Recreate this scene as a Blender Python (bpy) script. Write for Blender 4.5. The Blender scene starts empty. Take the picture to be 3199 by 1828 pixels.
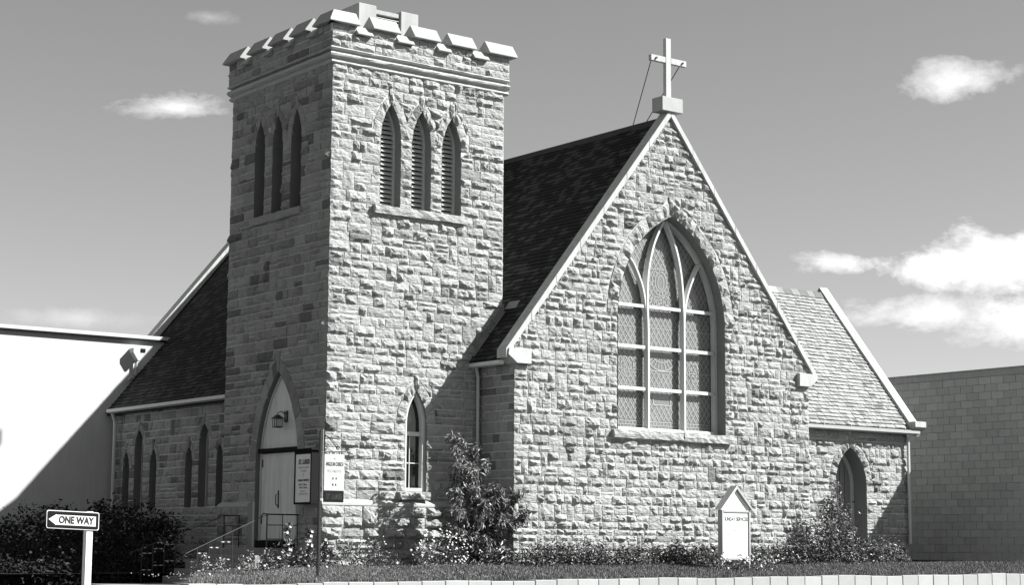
import bpy, bmesh, math, random
import numpy as np
from mathutils import Vector, Matrix
from mathutils.geometry import tessellate_polygon

random.seed(7)
RNG = np.random.default_rng(7)
S = bpy.context.scene
COL = S.collection
PI = math.pi

# ------------------------------------------------------------------ camera, sky, sun, exposure
CAMP = Vector((-22.652, -37.149, 0.0))          # eye level is z = 0, the road lies 1.65 m lower
yaw, pit, rol = map(math.radians, (37.1626, 7.9027, 0.3724))
fw = Vector((math.sin(yaw) * math.cos(pit), math.cos(yaw) * math.cos(pit), math.sin(pit)))
rt = Vector((math.cos(yaw), -math.sin(yaw), 0))
up = rt.cross(fw)
r2 = rt * math.cos(rol) + up * math.sin(rol)
u2 = -rt * math.sin(rol) + up * math.cos(rol)
cam = bpy.data.cameras.new('camera')
cam_o = bpy.data.objects.new('camera', cam)
COL.objects.link(cam_o)
cam_o.matrix_world = Matrix(((r2.x, u2.x, -fw.x, CAMP.x), (r2.y, u2.y, -fw.y, CAMP.y), (r2.z, u2.z, -fw.z, CAMP.z), (0, 0, 0, 1)))
cam.sensor_width = 36
cam.lens = 36 * 5710.5 / 3199
cam.clip_start = 0.5
cam.clip_end = 3000
S.camera = cam_o

SUN = Vector((1.08, -1.0, 1.22)).normalized()     # towards the sun
sl = bpy.data.lights.new('sun', 'SUN')
sl.energy = 5.0
sl.angle = math.radians(0.5)
sl.color = (1.0, 0.995, 0.985)
so = bpy.data.objects.new('sun', sl)
so.rotation_euler = SUN.to_track_quat('Z', 'Y').to_euler()
COL.objects.link(so)

S.view_settings.view_transform = 'Standard'
S.view_settings.look = 'None'
S.view_settings.gamma = 1
S.view_settings.use_curve_mapping = False
S.view_settings.exposure = 1.28

W = bpy.data.worlds.new('World')
S.world = W
W.use_nodes = True
nt = W.node_tree
for n in list(nt.nodes):
    nt.nodes.remove(n)


def N(tree, kind, **kw):
    n = tree.nodes.new(kind)
    for k, v in kw.items():
        setattr(n, k, v)
    return n


def wire(tree, dst, src):
    if hasattr(src, 'is_output'):
        tree.links.new(src, dst)
    else:
        dst.default_value = src


def M_(tree, op, a, b=0.0, c=0.0, clamp=False):
    n = N(tree, 'ShaderNodeMath', operation=op, use_clamp=clamp)
    wire(tree, n.inputs[0], a)
    wire(tree, n.inputs[1], b)
    wire(tree, n.inputs[2], c)
    return n.outputs[0]


def build_world():
    out = N(nt, 'ShaderNodeOutputWorld')
    bg = N(nt, 'ShaderNodeBackground')
    sky = N(nt, 'ShaderNodeTexSky', sky_type='NISHITA', sun_disc=False)
    sky.sun_elevation = math.asin(SUN.z)
    sky.sun_rotation = math.atan2(SUN.x, SUN.y)
    sky.air_density = 1.0
    sky.dust_density = 0.5
    sky.ozone_density = 1.0
    sep = N(nt, 'ShaderNodeSeparateColor')
    nt.links.new(sky.outputs[0], sep.inputs[0])
    # black-and-white film: one grey value, weighted to red and green
    g = M_(nt, 'MULTIPLY', sep.outputs[0], SKYW[0])
    g = M_(nt, 'MULTIPLY_ADD', sep.outputs[1], SKYW[1], g)
    g = M_(nt, 'MULTIPLY_ADD', sep.outputs[2], SKYW[2], g)
    tc = N(nt, 'ShaderNodeTexCoord')
    d = tc.outputs['Generated']
    sx = N(nt, 'ShaderNodeSeparateXYZ')
    nt.links.new(d, sx.inputs[0])
    mp = N(nt, 'ShaderNodeMapping')
    mp.inputs['Scale'].default_value = (1, 1, 1.7)
    nt.links.new(d, mp.inputs[0])
    n1 = N(nt, 'ShaderNodeTexNoise')
    n1.inputs['Scale'].default_value = 17
    n1.inputs['Detail'].default_value = 9
    n1.inputs['Roughness'].default_value = 0.68
    n1.inputs['Distortion'].default_value = 0.25
    nt.links.new(mp.outputs[0], n1.inputs['Vector'])
    total = None
    for (cx, cy, cz, wx, wz, dens) in CLOUDS:
        c = Vector((cx, cy, cz)).normalized()
        hr = Vector((c.y, -c.x, 0)).normalized()
        dp = N(nt, 'ShaderNodeVectorMath', operation='DOT_PRODUCT')
        nt.links.new(d, dp.inputs[0])
        dp.inputs[1].default_value = hr
        front = N(nt, 'ShaderNodeVectorMath', operation='DOT_PRODUCT')
        nt.links.new(d, front.inputs[0])
        front.inputs[1].default_value = c
        a = M_(nt, 'DIVIDE', dp.outputs['Value'], wx)
        b = M_(nt, 'DIVIDE', M_(nt, 'SUBTRACT', sx.outputs[2], c.z), wz)
        r = M_(nt, 'SQRT', M_(nt, 'ADD', M_(nt, 'MULTIPLY', a, a), M_(nt, 'MULTIPLY', b, b)))
        m = M_(nt, 'SUBTRACT', 1.0, r)
        m = M_(nt, 'MULTIPLY_ADD', M_(nt, 'SUBTRACT', n1.outputs['Fac'], 0.5), 3.0, m)
        m = M_(nt, 'MULTIPLY', m, dens, clamp=True)
        m = M_(nt, 'MULTIPLY', m, M_(nt, 'GREATER_THAN', front.outputs['Value'], 0.5))
        total = m if total is None else M_(nt, 'MAXIMUM', total, m)
    inv = M_(nt, 'SUBTRACT', 1.0, total)
    g = M_(nt, 'MULTIPLY', g, inv)
    n2 = N(nt, 'ShaderNodeTexNoise')
    n2.inputs['Scale'].default_value = 30
    n2.inputs['Detail'].default_value = 6
    nt.links.new(mp.outputs[0], n2.inputs['Vector'])
    white = M_(nt, 'MULTIPLY_ADD', n2.outputs['Fac'], CLOUDV * 0.9, CLOUDV * 0.55)
    g = M_(nt, 'MULTIPLY_ADD', total, white, g)
    bg.inputs['Strength'].default_value = SKYS
    nt.links.new(g, bg.inputs['Color'])
    nt.links.new(bg.outputs[0], out.inputs[0])


SKYW = (0.62, 0.42, 0.04)
SKYS = 0.055
CLOUDV = 8.4
CLOUDS = [  # direction x, y, z; half width, half height; density
    (0.762, 0.630, 0.149, 0.045, 0.015, 1.7), (0.785, 0.600, 0.150, 0.055, 0.020, 1.7),
    (0.728, 0.665, 0.152, 0.034, 0.008, 1.6), (0.755, 0.640, 0.124, 0.050, 0.013, 1.3),
    (0.795, 0.595, 0.120, 0.060, 0.016, 1.3), (0.753, 0.612, 0.246, 0.034, 0.013, 1.1),
    (0.433, 0.873, 0.232, 0.027, 0.0078, 1.0), (0.445, 0.858, 0.281, 0.015, 0.004, 0.25),
    (0.40, 0.905, 0.118, 0.05, 0.006, 0.3)]
build_world()


# ------------------------------------------------------------------ materials
def grey_mat(name, base, rough=0.85, var=0.25, scale=3.0, bump=0.0, bscale=25.0, bdist=0.02, spec=0.3, fine=0.0, obj_var=0.0, stain=0.0, metallic=0.0, aniso=1.0):
    m = bpy.data.materials.new(name)
    m.use_nodes = True
    t = m.node_tree
    b = t.nodes['Principled BSDF']
    b.inputs['Roughness'].default_value = rough
    b.inputs['Specular IOR Level'].default_value = spec
    b.inputs['Metallic'].default_value = metallic
    g = N(t, 'ShaderNodeNewGeometry')
    n1 = N(t, 'ShaderNodeTexNoise')
    n1.inputs['Scale'].default_value = scale
    n1.inputs['Detail'].default_value = 6
    n1.inputs['Roughness'].default_value = 0.65
    t.links.new(g.outputs['Position'], n1.inputs['Vector'])
    v = M_(t, 'MULTIPLY_ADD', M_(t, 'SUBTRACT', n1.outputs['Fac'], 0.5), var * 2 * base, base)
    if fine:
        n2 = N(t, 'ShaderNodeTexNoise')
        n2.inputs['Scale'].default_value = scale * 12
        n2.inputs['Detail'].default_value = 4
        t.links.new(g.outputs['Position'], n2.inputs['Vector'])
        v = M_(t, 'MULTIPLY_ADD', M_(t, 'SUBTRACT', n2.outputs['Fac'], 0.5), fine * 2 * base, v)
    if stain:
        mpn = N(t, 'ShaderNodeMapping')
        mpn.inputs['Scale'].default_value = (6, 6, 0.5)
        t.links.new(g.outputs['Position'], mpn.inputs[0])
        n3 = N(t, 'ShaderNodeTexNoise')
        n3.inputs['Scale'].default_value = 1.5
        n3.inputs['Detail'].default_value = 5
        t.links.new(mpn.outputs[0], n3.inputs['Vector'])
        v = M_(t, 'MULTIPLY_ADD', M_(t, 'SUBTRACT', n3.outputs['Fac'], 0.5), stain * 2 * base, v)
    if obj_var:
        oi = N(t, 'ShaderNodeObjectInfo')
        v = M_(t, 'MULTIPLY_ADD', M_(t, 'SUBTRACT', oi.outputs['Random'], 0.5), obj_var * 2 * base, v)
    v = M_(t, 'MAXIMUM', v, 0.004)
    tint = N(t, 'ShaderNodeCombineColor')
    for i, q in enumerate((0.975, 1.0, 0.985)):
        t.links.new(M_(t, 'MULTIPLY', v, q), tint.inputs[i])
    t.links.new(tint.outputs[0], b.inputs['Base Color'])
    if bump:
        nb = N(t, 'ShaderNodeTexNoise')
        nb.inputs['Scale'].default_value = bscale
        nb.inputs['Detail'].default_value = 8
        nb.inputs['Roughness'].default_value = 0.6
        if aniso != 1:
            ma = N(t, 'ShaderNodeMapping')
            ma.inputs['Scale'].default_value = (1, 1, aniso)
            t.links.new(g.outputs['Position'], ma.inputs[0])
            t.links.new(ma.outputs[0], nb.inputs['Vector'])
        else:
            t.links.new(g.outputs['Position'], nb.inputs['Vector'])
        bp = N(t, 'ShaderNodeBump')
        bp.inputs['Strength'].default_value = bump
        bp.inputs['Distance'].default_value = bdist
        t.links.new(nb.outputs['Fac'], bp.inputs['Height'])
        t.links.new(bp.outputs['Normal'], b.inputs['Normal'])
    return m


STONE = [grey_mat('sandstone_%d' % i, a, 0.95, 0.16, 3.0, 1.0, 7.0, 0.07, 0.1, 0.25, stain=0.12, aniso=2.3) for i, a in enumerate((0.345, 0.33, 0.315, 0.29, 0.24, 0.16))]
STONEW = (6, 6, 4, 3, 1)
MORTAR = grey_mat('lime_mortar', 0.56, 0.95, 0.15, 5, 0.4, 40, 0.01, 0.1)
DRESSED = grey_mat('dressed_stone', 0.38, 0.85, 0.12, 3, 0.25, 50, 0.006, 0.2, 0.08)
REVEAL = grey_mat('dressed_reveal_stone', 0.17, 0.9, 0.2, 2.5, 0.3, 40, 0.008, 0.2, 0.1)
CONCRETE = grey_mat('cast_concrete', 0.33, 0.85, 0.18, 2.0, 0.25, 60, 0.005, 0.2, 0.1, stain=0.2)
COPING = grey_mat('painted_coping', 0.40, 0.75, 0.2, 1.5, 0.3, 40, 0.006, 0.2, 0.1, stain=0.35)
TRIM = grey_mat('white_painted_wood', 0.50, 0.5, 0.1, 4, 0.1, 30, 0.003, 0.4, stain=0.1)
DOORP = grey_mat('pale_painted_door', 0.60, 0.6, 0.12, 3, 0.15, 30, 0.004, 0.3, stain=0.25)
DARKSH = grey_mat('dark_stained_shingle', 0.020, 0.8, 0.35, 2.5, 0.5, 20, 0.01, 0.2, 0.3, obj_var=0.3)
DARKSH2 = grey_mat('dark_worn_shingle', 0.048, 0.8, 0.35, 2.5, 0.5, 20, 0.01, 0.2, 0.3)
CEDAR = [grey_mat('weathered_cedar_%d' % i, a, 0.85, 0.2, 4, 0.5, 25, 0.008, 0.2, 0.2, stain=0.15) for i, a in enumerate((0.29, 0.245, 0.20, 0.13))]
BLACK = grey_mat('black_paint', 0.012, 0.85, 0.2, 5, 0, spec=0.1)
IRON = grey_mat('dark_iron', 0.02, 0.45, 0.2, 9, 0.2, 60, 0.002, 0.5)
IRON2 = grey_mat('worn_iron', 0.07, 0.5, 0.3, 9, 0.2, 60, 0.002, 0.5)
METAL = grey_mat('galvanised_metal', 0.34, 0.45, 0.15, 5, 0.05, 30, 0.002, 0.5)
LEAD = grey_mat('lead_flashing', 0.20, 0.6, 0.2, 5, 0.15, 20, 0.004, 0.4)
GLASS = grey_mat('leaded_glass', 0.15, 0.15, 0.5, 1.6, 0.1, 8, 0.01, 0.5, 0.2, obj_var=0.2)
DGLASS = grey_mat('dark_window_glass', 0.012, 0.08, 0.2, 2.0, 0, spec=0.5)
CAME = grey_mat('lead_came', 0.34, 0.6, 0.15, 5, 0, spec=0.3)
PAPER = grey_mat('white_sign_face', 0.72, 0.5, 0.03, 3, 0, spec=0.3)
SIGNG = grey_mat('weathered_white_sign', 0.42, 0.6, 0.08, 5, 0.05, 30, 0.002, 0.3, 0.04, stain=0.12)
INK = grey_mat('black_lettering', 0.02, 0.6, 0.05, 3, 0)
INKF = grey_mat('faded_lettering', 0.42, 0.6, 0.05, 3, 0)
INKD = grey_mat('dim_lettering', 0.045, 0.6, 0.05, 3, 0)
WALLW = grey_mat('white_rendered_wall', 0.50, 0.9, 0.10, 0.8, 0.25, 60, 0.004, 0.2, 0.04, stain=0.12)
WALLC = grey_mat('grey_concrete_block', 0.40, 0.9, 0.15, 3, 0.3, 60, 0.004, 0.2, 0.1, obj_var=0.10)
RETW = grey_mat('retaining_block', 0.31, 0.9, 0.12, 3, 0.4, 40, 0.006, 0.2, 0.08, obj_var=0.08)
SOIL = grey_mat('garden_soil', 0.05, 1.0, 0.4, 6, 0.8, 20, 0.04, 0.1, 0.3)
LAWNM = grey_mat('lawn_ground', 0.06, 1.0, 0.4, 3, 0.8, 30, 0.03, 0.1, 0.3)
ASPH = grey_mat('asphalt', 0.04, 0.95, 0.25, 1, 0.5, 80, 0.008, 0.2, 0.2)
PAVE = grey_mat('pavement_concrete', 0.25, 0.9, 0.12, 1, 0.3, 50, 0.005, 0.2, 0.1)
STEPM = grey_mat('step_concrete', 0.22, 0.9, 0.25, 3, 0.3, 40, 0.006, 0.2, 0.2)
BLADE = [grey_mat('grass_blade_%d' % i, a, 0.6, 0.3, 2, 0, spec=0.3) for i, a in enumerate((0.07, 0.12, 0.19))]
LEAF = [grey_mat('leaf_%d' % i, a, 0.45, 0.3, 8, 0, spec=0.5) for i, a in enumerate((0.035, 0.07, 0.125, 0.2))]
PETAL = grey_mat('pale_petal', 0.45, 0.7, 0.1, 8, 0, spec=0.2)
BARK = grey_mat('bark', 0.10, 0.9, 0.3, 9, 0.5, 30, 0.01, 0.2)


# ------------------------------------------------------------------ object helpers
WL = {}      # world location of every object built here (nothing is rotated or scaled)


def link(o, parent=None, label=None, cat=None, group=None, kind=None):
    COL.objects.link(o)
    WL[o.name] = o.location.copy()
    if parent is not None:
        o.parent = parent
        o.location = o.location - WL[parent.name]
    if label: o['label'] = label
    if cat: o['category'] = cat
    if group: o['group'] = group
    if kind: o['kind'] = kind
    return o


def obj(name, v, f, mat, parent=None, midx=None, smooth=False, **kw):
    me = bpy.data.meshes.new(name)
    a = np.array([tuple(p) for p in v], dtype=float).reshape(-1, 3)
    lo, hi = a.min(0), a.max(0)
    c = Vector(((lo[0] + hi[0]) / 2, (lo[1] + hi[1]) / 2, lo[2]))
    a = a - np.array(c)
    me.from_pydata(a.tolist(), [], f)
    mats = mat if isinstance(mat, (list, tuple)) else [mat]
    for m in mats:
        me.materials.append(m)
    if midx is not None:
        me.polygons.foreach_set('material_index', list(midx))
    if smooth:
        me.polygons.foreach_set('use_smooth', [True] * len(me.polygons))
    me.update()
    o = bpy.data.objects.new(name, me)
    o.location = c
    return link(o, parent, **kw)


def empty(name, loc, **kw):
    o = bpy.data.objects.new(name, None)
    o.location = loc
    o.empty_display_size = 0.3
    return link(o, **kw)


class MB:
    """collects vertices and faces in world coordinates for one mesh"""
    def __init__(s):
        s.v, s.f, s.m = [], [], []

    def add(s, v, f, m=0):
        n = len(s.v)
        s.v += [tuple(p) for p in v]
        s.f += [tuple(i + n for i in q) for q in f]
        s.m += [m] * len(f)

    def box(s, x0, x1, y0, y1, z0, z1, m=0):
        v = [(x, y, z) for x in (x0, x1) for y in (y0, y1) for z in (z0, z1)]
        s.add(v, [(0, 1, 3, 2), (4, 6, 7, 5), (0, 4, 5, 1), (2, 3, 7, 6), (0, 2, 6, 4), (1, 5, 7, 3)], m)

    def tube(s, pts, rad, n=6, m=0, cap=True):
        pts = [Vector(p) for p in pts]
        if not isinstance(rad, (list, tuple)):
            rad = [rad] * len(pts)
        rings = []
        for i, p in enumerate(pts):
            d = (pts[min(i + 1, len(pts) - 1)] - pts[max(i - 1, 0)]).normalized()
            a = Vector((0, 0, 1)) if abs(d.z) < 0.9 else Vector((1, 0, 0))
            x = d.cross(a).normalized()
            y = d.cross(x)
            rings.append([p + (x * math.cos(2 * PI * k / n) + y * math.sin(2 * PI * k / n)) * rad[i] for k in range(n)])
        v = [q for r in rings for q in r]
        f = [(i * n + k, i * n + (k + 1) % n, (i + 1) * n + (k + 1) % n, (i + 1) * n + k) for i in range(len(pts) - 1) for k in range(n)]
        if cap:
            f.append(tuple(range(n))[::-1])
            f.append(tuple((len(pts) - 1) * n + k for k in range(n)))
        s.add(v, f, m)

    def prism(s, poly, fn, a, b, m=0):
        """poly: list of 2D points, fn(p, t) -> 3D, extruded t=a..b"""
        n = len(poly)
        v = [fn(p, a) for p in poly] + [fn(p, b) for p in poly]
        f = [(i, (i + 1) % n, n + (i + 1) % n, n + i) for i in range(n)]
        tri = tessellate_polygon([[Vector((p[0], p[1], 0)) for p in poly]])
        f += [tuple(t) for t in tri] + [tuple(n + i for i in t[::-1]) for t in tri]
        s.add(v, f, m)

    def build(s, name, mat, parent=None, bevel=0, **kw):
        o = obj(name, s.v, s.f, mat, parent, midx=s.m, **kw)
        bm = bmesh.new()
        bm.from_mesh(o.data)
        bmesh.ops.recalc_face_normals(bm, faces=bm.faces)
        if bevel:
            es = [e for e in bm.edges if len(e.link_faces) == 2 and e.calc_face_angle(0) > 0.6]
            bmesh.ops.bevel(bm, geom=es, offset=bevel, segments=1, affect='EDGES')
        bm.to_mesh(o.data)
        bm.free()
        return o


def box(name, x0, x1, y0, y1, z0, z1, mat, parent=None, bevel=0.008, **kw):
    b = MB()
    b.box(x0, x1, y0, y1, z0, z1)
    return b.build(name, mat, parent, bevel, **kw)


class Wall:
    """a vertical wall plane: origin, direction u, outward normal"""
    def __init__(s, o, u, n):
        s.o, s.u, s.n = Vector(o), Vector(u), Vector(n)

    def P(s, u, v, w=0.0):
        return s.o + s.u * u + s.n * w + Vector((0, 0, v))


# ------------------------------------------------------------------ arches
class Arch:
    def __init__(s, c, a, base, spring, apex, ring=0.0):
        s.c, s.a, s.base, s.spring, s.apex, s.ring = c, a, base, spring, apex, ring

    def half(s, v, e=0.0):
        a, h = s.a + e, s.apex - s.spring + e * 1.1
        t = v - s.spring
        if t <= 0: return a
        if t >= h: return 0.0
        R = (a * a + h * h) / (2 * a)
        return max(0.0, math.sqrt(max(R * R - t * t, 0)) - (R - a))

    def outline(s, e=0.0, n=9, base=None):
        base = s.base if base is None else base
        h = s.apex - s.spring + e * 1.1
        ts = [h * math.sin(PI / 2 * k / n) for k in range(n + 1)]
        L = [(s.c - s.half(s.spring + t, e), s.spring + t) for t in ts]
        R = [(s.c + s.half(s.spring + t, e), s.spring + t) for t in ts[:-1]]
        pts = [(s.c - s.a - e, base)] + L + R[::-1] + [(s.c + s.a + e, base)]
        return pts

    def blocked(s, v):
        if v < s.base - 1e-4: return None
        if v > s.spring + 1e-4 and s.ring:
            if v >= s.apex + s.ring * 1.1: return None
            h = s.half(v, s.ring)
            return (s.c - h, s.c + h) if h > 0.01 else None
        if v >= s.apex: return None
        h = s.half(v)
        return (s.c - h, s.c + h)

    def top(s):
        return s.apex + s.ring * 1.1


STONES = []      # (wall, four corners (u, v), w, bulge, name, parent)


def lay(wall, part, v0, v1, L, R, holes=(), w=0.0, hmin=0.17, hmax=0.30, wmin=0.28, wmax=0.70, bulge=0.055, seed=1, breaks=(), gap=0.012, name='stone'):
    rnd = random.Random(seed)
    bk = sorted(set([v0, v1] + [b for b in breaks if v0 < b < v1]))
    lv = [v0]
    for b in bk[1:]:
        h = b - lv[-1]
        n = max(1, round(h / ((hmin + hmax) / 2)))
        ws = [rnd.uniform(hmin, hmax) for _ in range(n)]
        k = h / sum(ws)
        base = lv[-1]
        acc = 0
        for q in ws:
            acc += q * k
            lv.append(base + acc)
        lv[-1] = b
    reserved = []
    for ci in range(len(lv) - 1):
        a, b = lv[ci], lv[ci + 1]
        e = 0.002
        blocks = []
        for hl in holes:
            p, q = hl.blocked(a + e), hl.blocked(b - e)
            if p is None and q is None: continue
            if p is None: p = (q[0], q[1])
            if q is None: q = (hl.c, hl.c)
            blocks.append((p[0], p[1], q[0], q[1]))
        for (x0, x1, lvl) in reserved:
            if lvl == ci: blocks.append((x0, x1, x0, x1))
        blocks.sort()
        spans = []
        cur = (L(a), L(b))
        for bl in blocks:
            spans.append((cur[0], bl[0], cur[1], bl[2]))
            cur = (bl[1], bl[3])
        spans.append((cur[0], R(a), cur[1], R(b)))
        for (x00, x10, x01, x11) in spans:
            lo, hi = max(x00, x01), min(x10, x11)
            wid = (x10 - x00 + x11 - x01) / 2
            if wid < 0.05: continue
            js = []
            if hi - lo > wmin * 1.6:
                x = lo + rnd.uniform(wmin * 0.7, wmax * 0.9) if abs(x00 - x01) < 0.02 else lo + rnd.uniform(0.0, 0.15)
                while x < hi - wmin * 0.7:
                    js.append(x)
                    x += rnd.uniform(wmin, wmax) if rnd.random() > 0.15 else rnd.uniform(wmin * .6, wmin)
            ed = [(x00, x01)] + [(j + rnd.uniform(-.006, .006), j + rnd.uniform(-.006, .006)) for j in js] + [(x10, x11)]
            for i in range(len(ed) - 1):
                (p0, p1), (q0, q1) = ed[i], ed[i + 1]
                if (q0 - p0 + q1 - p1) / 2 < 0.035: continue
                inner = 0 < i < len(ed) - 2
                h = b - a
                ww = q0 - p0
                bu = bulge * rnd.choice((0.4, 0.6, 0.8, 0.9, 1.1, 1.35))
                r = rnd.random()
                if inner and ci + 2 < len(lv) and r < 0.06 and ww < 0.5 and lv[ci + 2] not in bk[1:-1] and b not in bk[1:-1]:
                    c = lv[ci + 2]
                    x0, x1 = p0, q0
                    ok = L(c) < x0 - .2 and R(c) > x1 + .2
                    for hl in holes:
                        for vv in (a, b, (b + c) / 2, c):
                            t = hl.blocked(vv)
                            if t and t[0] < x1 + .12 and t[1] > x0 - .12: ok = False
                    for (y0, y1, lvl) in reserved:
                        if lvl == ci + 1 and y0 < x1 + .1 and y1 > x0 - .1: ok = False
                    if ok:
                        reserved.append((x0, x1, ci + 1))
                        STONES.append((wall, ((x0, a), (x1, a), (x1, c), (x0, c)), w, bu * .8, name, part, gap))
                        continue
                if r > 0.86 and h > 0.22 and ww > 0.3:
                    s = a + h * rnd.uniform(0.38, 0.62)
                    t = (s - a) / h
                    pm, qm = p0 + (p1 - p0) * t, q0 + (q1 - q0) * t
                    STONES.append((wall, ((p0, a), (q0, a), (qm, s), (pm, s)), w, bu * .7, name, part, gap))
                    STONES.append((wall, ((pm, s), (qm, s), (q1, b), (p1, b)), w, bu * .7, name, part, gap))
                    continue
                STONES.append((wall, ((p0, a), (q0, a), (q1, b), (p1, b)), w, bu, name, part, gap))


def ring_stones(wall, part, ar, n, w=0.0, bulge=0.03):
    """voussoirs of a pointed arch"""
    h0 = ar.apex - ar.spring
    h1 = h0 + ar.ring * 1.1
    for sgn in (-1, 1):
        for k in range(n):
            t0, t1 = k / n, (k + 1) / n
            i0, i1 = ar.spring + h0 * math.sin(PI / 2 * t0) ** 1.0, ar.spring + h0 * math.sin(PI / 2 * t1) ** 1.0
            o0, o1 = ar.spring + h1 * math.sin(PI / 2 * t0), ar.spring + h1 * math.sin(PI / 2 * t1)
            A = (ar.c + sgn * ar.half(i0), i0)
            B = (ar.c + sgn * ar.half(o0, ar.ring), o0)
            C_ = (ar.c + sgn * ar.half(o1, ar.ring), o1)
            D = (ar.c + sgn * ar.half(i1), i1)
            q = (A, B, C_, D) if sgn > 0 else (B, A, D, C_)
            STONES.append((wall, q, w + 0.002, bulge * random.uniform(.5, 1.5), 'arch_stone', part, 0.008))
    k, z0, z1 = ar.ring * .30, ar.apex + ar.ring * .12, ar.apex + ar.ring * 1.45
    STONES.append((wall, ((ar.c - k * .45, z0), (ar.c + k * .45, z0), (ar.c + k, z1), (ar.c - k, z1)), w + .022, bulge * .8, 'keystone', part, 0.004))


def stone_mesh(wall, c, w, bulge, gap, rnd, dense=1.0):
    A, B, C_, D = [Vector((p[0], p[1], 0)) for p in c]
    cen = (A + B + C_ + D) / 4
    wd = max(((B - A).length + (C_ - D).length) / 2, 0.02)
    ht = max(((D - A).length + (C_ - B).length) / 2, 0.02)
    k = lambda p: cen + Vector(((p.x - cen.x) * max(0.2, 1 - 2 * gap / wd), (p.y - cen.y) * max(0.2, 1 - 2 * gap / ht), 0))
    A, B, C_, D = k(A), k(B), k(C_), k(D)
    nx = max(2, min(8, round(wd / 0.075)))
    ny = max(2, min(5, round(ht / 0.065)))
    ph = [rnd.uniform(0, 6.28) for _ in range(4)]
    tx, ty = rnd.uniform(-.5, .5), rnd.uniform(-.75, .25)
    v, f = [], []
    e0 = rnd.uniform(0.004, 0.014)
    for j in range(ny + 1):
        for i in range(nx + 1):
            s, t = i / nx, j / ny
            p = (A * (1 - s) + B * s) * (1 - t) + (D * (1 - s) + C_ * s) * t
            bd = i in (0, nx) or j in (0, ny)
            if bd:
                z = e0 + rnd.uniform(0, bulge * .25)
                jit = 0.007
            else:
                pr = (4 * s * (1 - s)) ** .35 * (4 * t * (1 - t)) ** .35
                z = bulge * (pr * (1 + tx * (s - .5) * 2 + ty * (t - .5) * 2) + rnd.uniform(-.30, .30) + .25 * math.sin(5 * s * wd / .3 + ph[0]) * math.sin(4 * t + ph[1]))
                z = max(z, 0.006)
                jit = 0.018
            p = p + Vector((rnd.uniform(-jit, jit), rnd.uniform(-jit, jit) * .8, 0))
            v.append(wall.P(p.x, p.y, w + z))
    for j in range(ny):
        for i in range(nx):
            a = j * (nx + 1) + i
            q = (a, a + 1, a + nx + 2, a + nx + 1)
            if rnd.random() < .5:
                f += [(q[0], q[1], q[2]), (q[0], q[2], q[3])]
            else:
                f += [(q[0], q[1], q[3]), (q[1], q[2], q[3])]
    # skirt back into the mortar
    ringi = [i for i in range(nx + 1)] + [j * (nx + 1) + nx for j in range(1, ny + 1)] + [ny * (nx + 1) + i for i in range(nx - 1, -1, -1)] + [j * (nx + 1) for j in range(ny - 1, 0, -1)]
    n0 = len(v)
    for i in ringi:
        v.append(v[i] - wall.n * (0.03 + e0 + bulge * .2))
    m = len(ringi)
    for q in range(m):
        f.append((ringi[q], n0 + q, n0 + (q + 1) % m, ringi[(q + 1) % m]))
    if wall.u.cross(Vector((0, 0, 1))).dot(wall.n) < 0:
        f = [t[::-1] for t in f]
    return v, f


def sheet(name, wall, outer, holes, mat, parent, w=0.0, **kw):
    """flat wall face with openings cut out"""
    polys = [[Vector((p[0], p[1], 0)) for p in outer]] + [[Vector((p[0], p[1], 0)) for p in h] for h in holes]
    flat = [p for q in polys for p in q]
    tris = tessellate_polygon(polys)
    return obj(name, [wall.P(p.x, p.y, w) for p in flat], [tuple(t) for t in tris], mat, parent, **kw)


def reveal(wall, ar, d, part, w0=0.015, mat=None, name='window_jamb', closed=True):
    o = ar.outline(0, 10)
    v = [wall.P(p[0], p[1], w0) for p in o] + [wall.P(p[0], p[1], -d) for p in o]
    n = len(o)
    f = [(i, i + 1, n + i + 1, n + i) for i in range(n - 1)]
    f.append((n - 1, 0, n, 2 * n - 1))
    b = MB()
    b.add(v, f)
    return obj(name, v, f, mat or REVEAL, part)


# ================================================================== CHURCH
church = empty('church', (5, 2, -0.5), label='rough sandstone church with a square battlemented tower and steep gable topped by a cross', cat='church')
TF = Wall((0, 0, 0), (1, 0, 0), (0, -1, 0))          # tower front, u = X
TL = Wall((0, 0, 0), (0, 1, 0), (-1, 0, 0))          # tower left, u = Y
TWX, TWY, TTOP = 5.2, 5.0, 12.0
NF = Wall((0, -1.45, 0), (1, 0, 0), (0, -1, 0))      # nave gable front, u = X
NL = Wall((4.5, 0, 0), (0, 1, 0), (-1, 0, 0))        # short nave side wall
AL = Wall((0.5, 0, 0), (0, 1, 0), (-1, 0, 0))        # aisle wall behind the tower
WF = Wall((0, 2.0, 0), (1, 0, 0), (0, -1, 0))        # wing front
XC, GZ, GS = 9.64, 11.66, 1.25                        # gable apex and slope

louv_f = [Arch(1.71, 0.295, 8.27, 10.02, 10.86, 0.26), Arch(2.63, 0.285, 8.27, 9.98, 10.80, 0.26), Arch(3.55, 0.29, 8.27, 9.94, 10.76, 0.26)]
louv_l = [Arch(y, 0.25, 8.29, 10.05, 10.78, 0.24) for y in (1.65, 2.57, 3.47)]
small_f = Arch(2.575, 0.315, 1.30, 2.95, 3.76, 0.27)
door_l = Arch(2.27, 1.02, -0.09, 2.05, 4.26, 0.34)
bigwin = Arch(9.72, 1.90, 2.98, 5.9, 8.74, 0.36)
aisle_w = [Arch(y, a, 0.98, s, t, 0.2) for y, a, s, t in ((6.12, .17, 2.25, 2.62), (7.02, .27, 2.75, 3.20), (7.88, .19, 2.25, 2.62), (10.03, .20, 2.25, 2.63), (10.96, .26, 2.75, 3.20), (11.77, .20, 2.2, 2.6))]
wdoor = Arch(20.30, 0.70, -0.1, 1.95, 3.12, 0.28)

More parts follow.
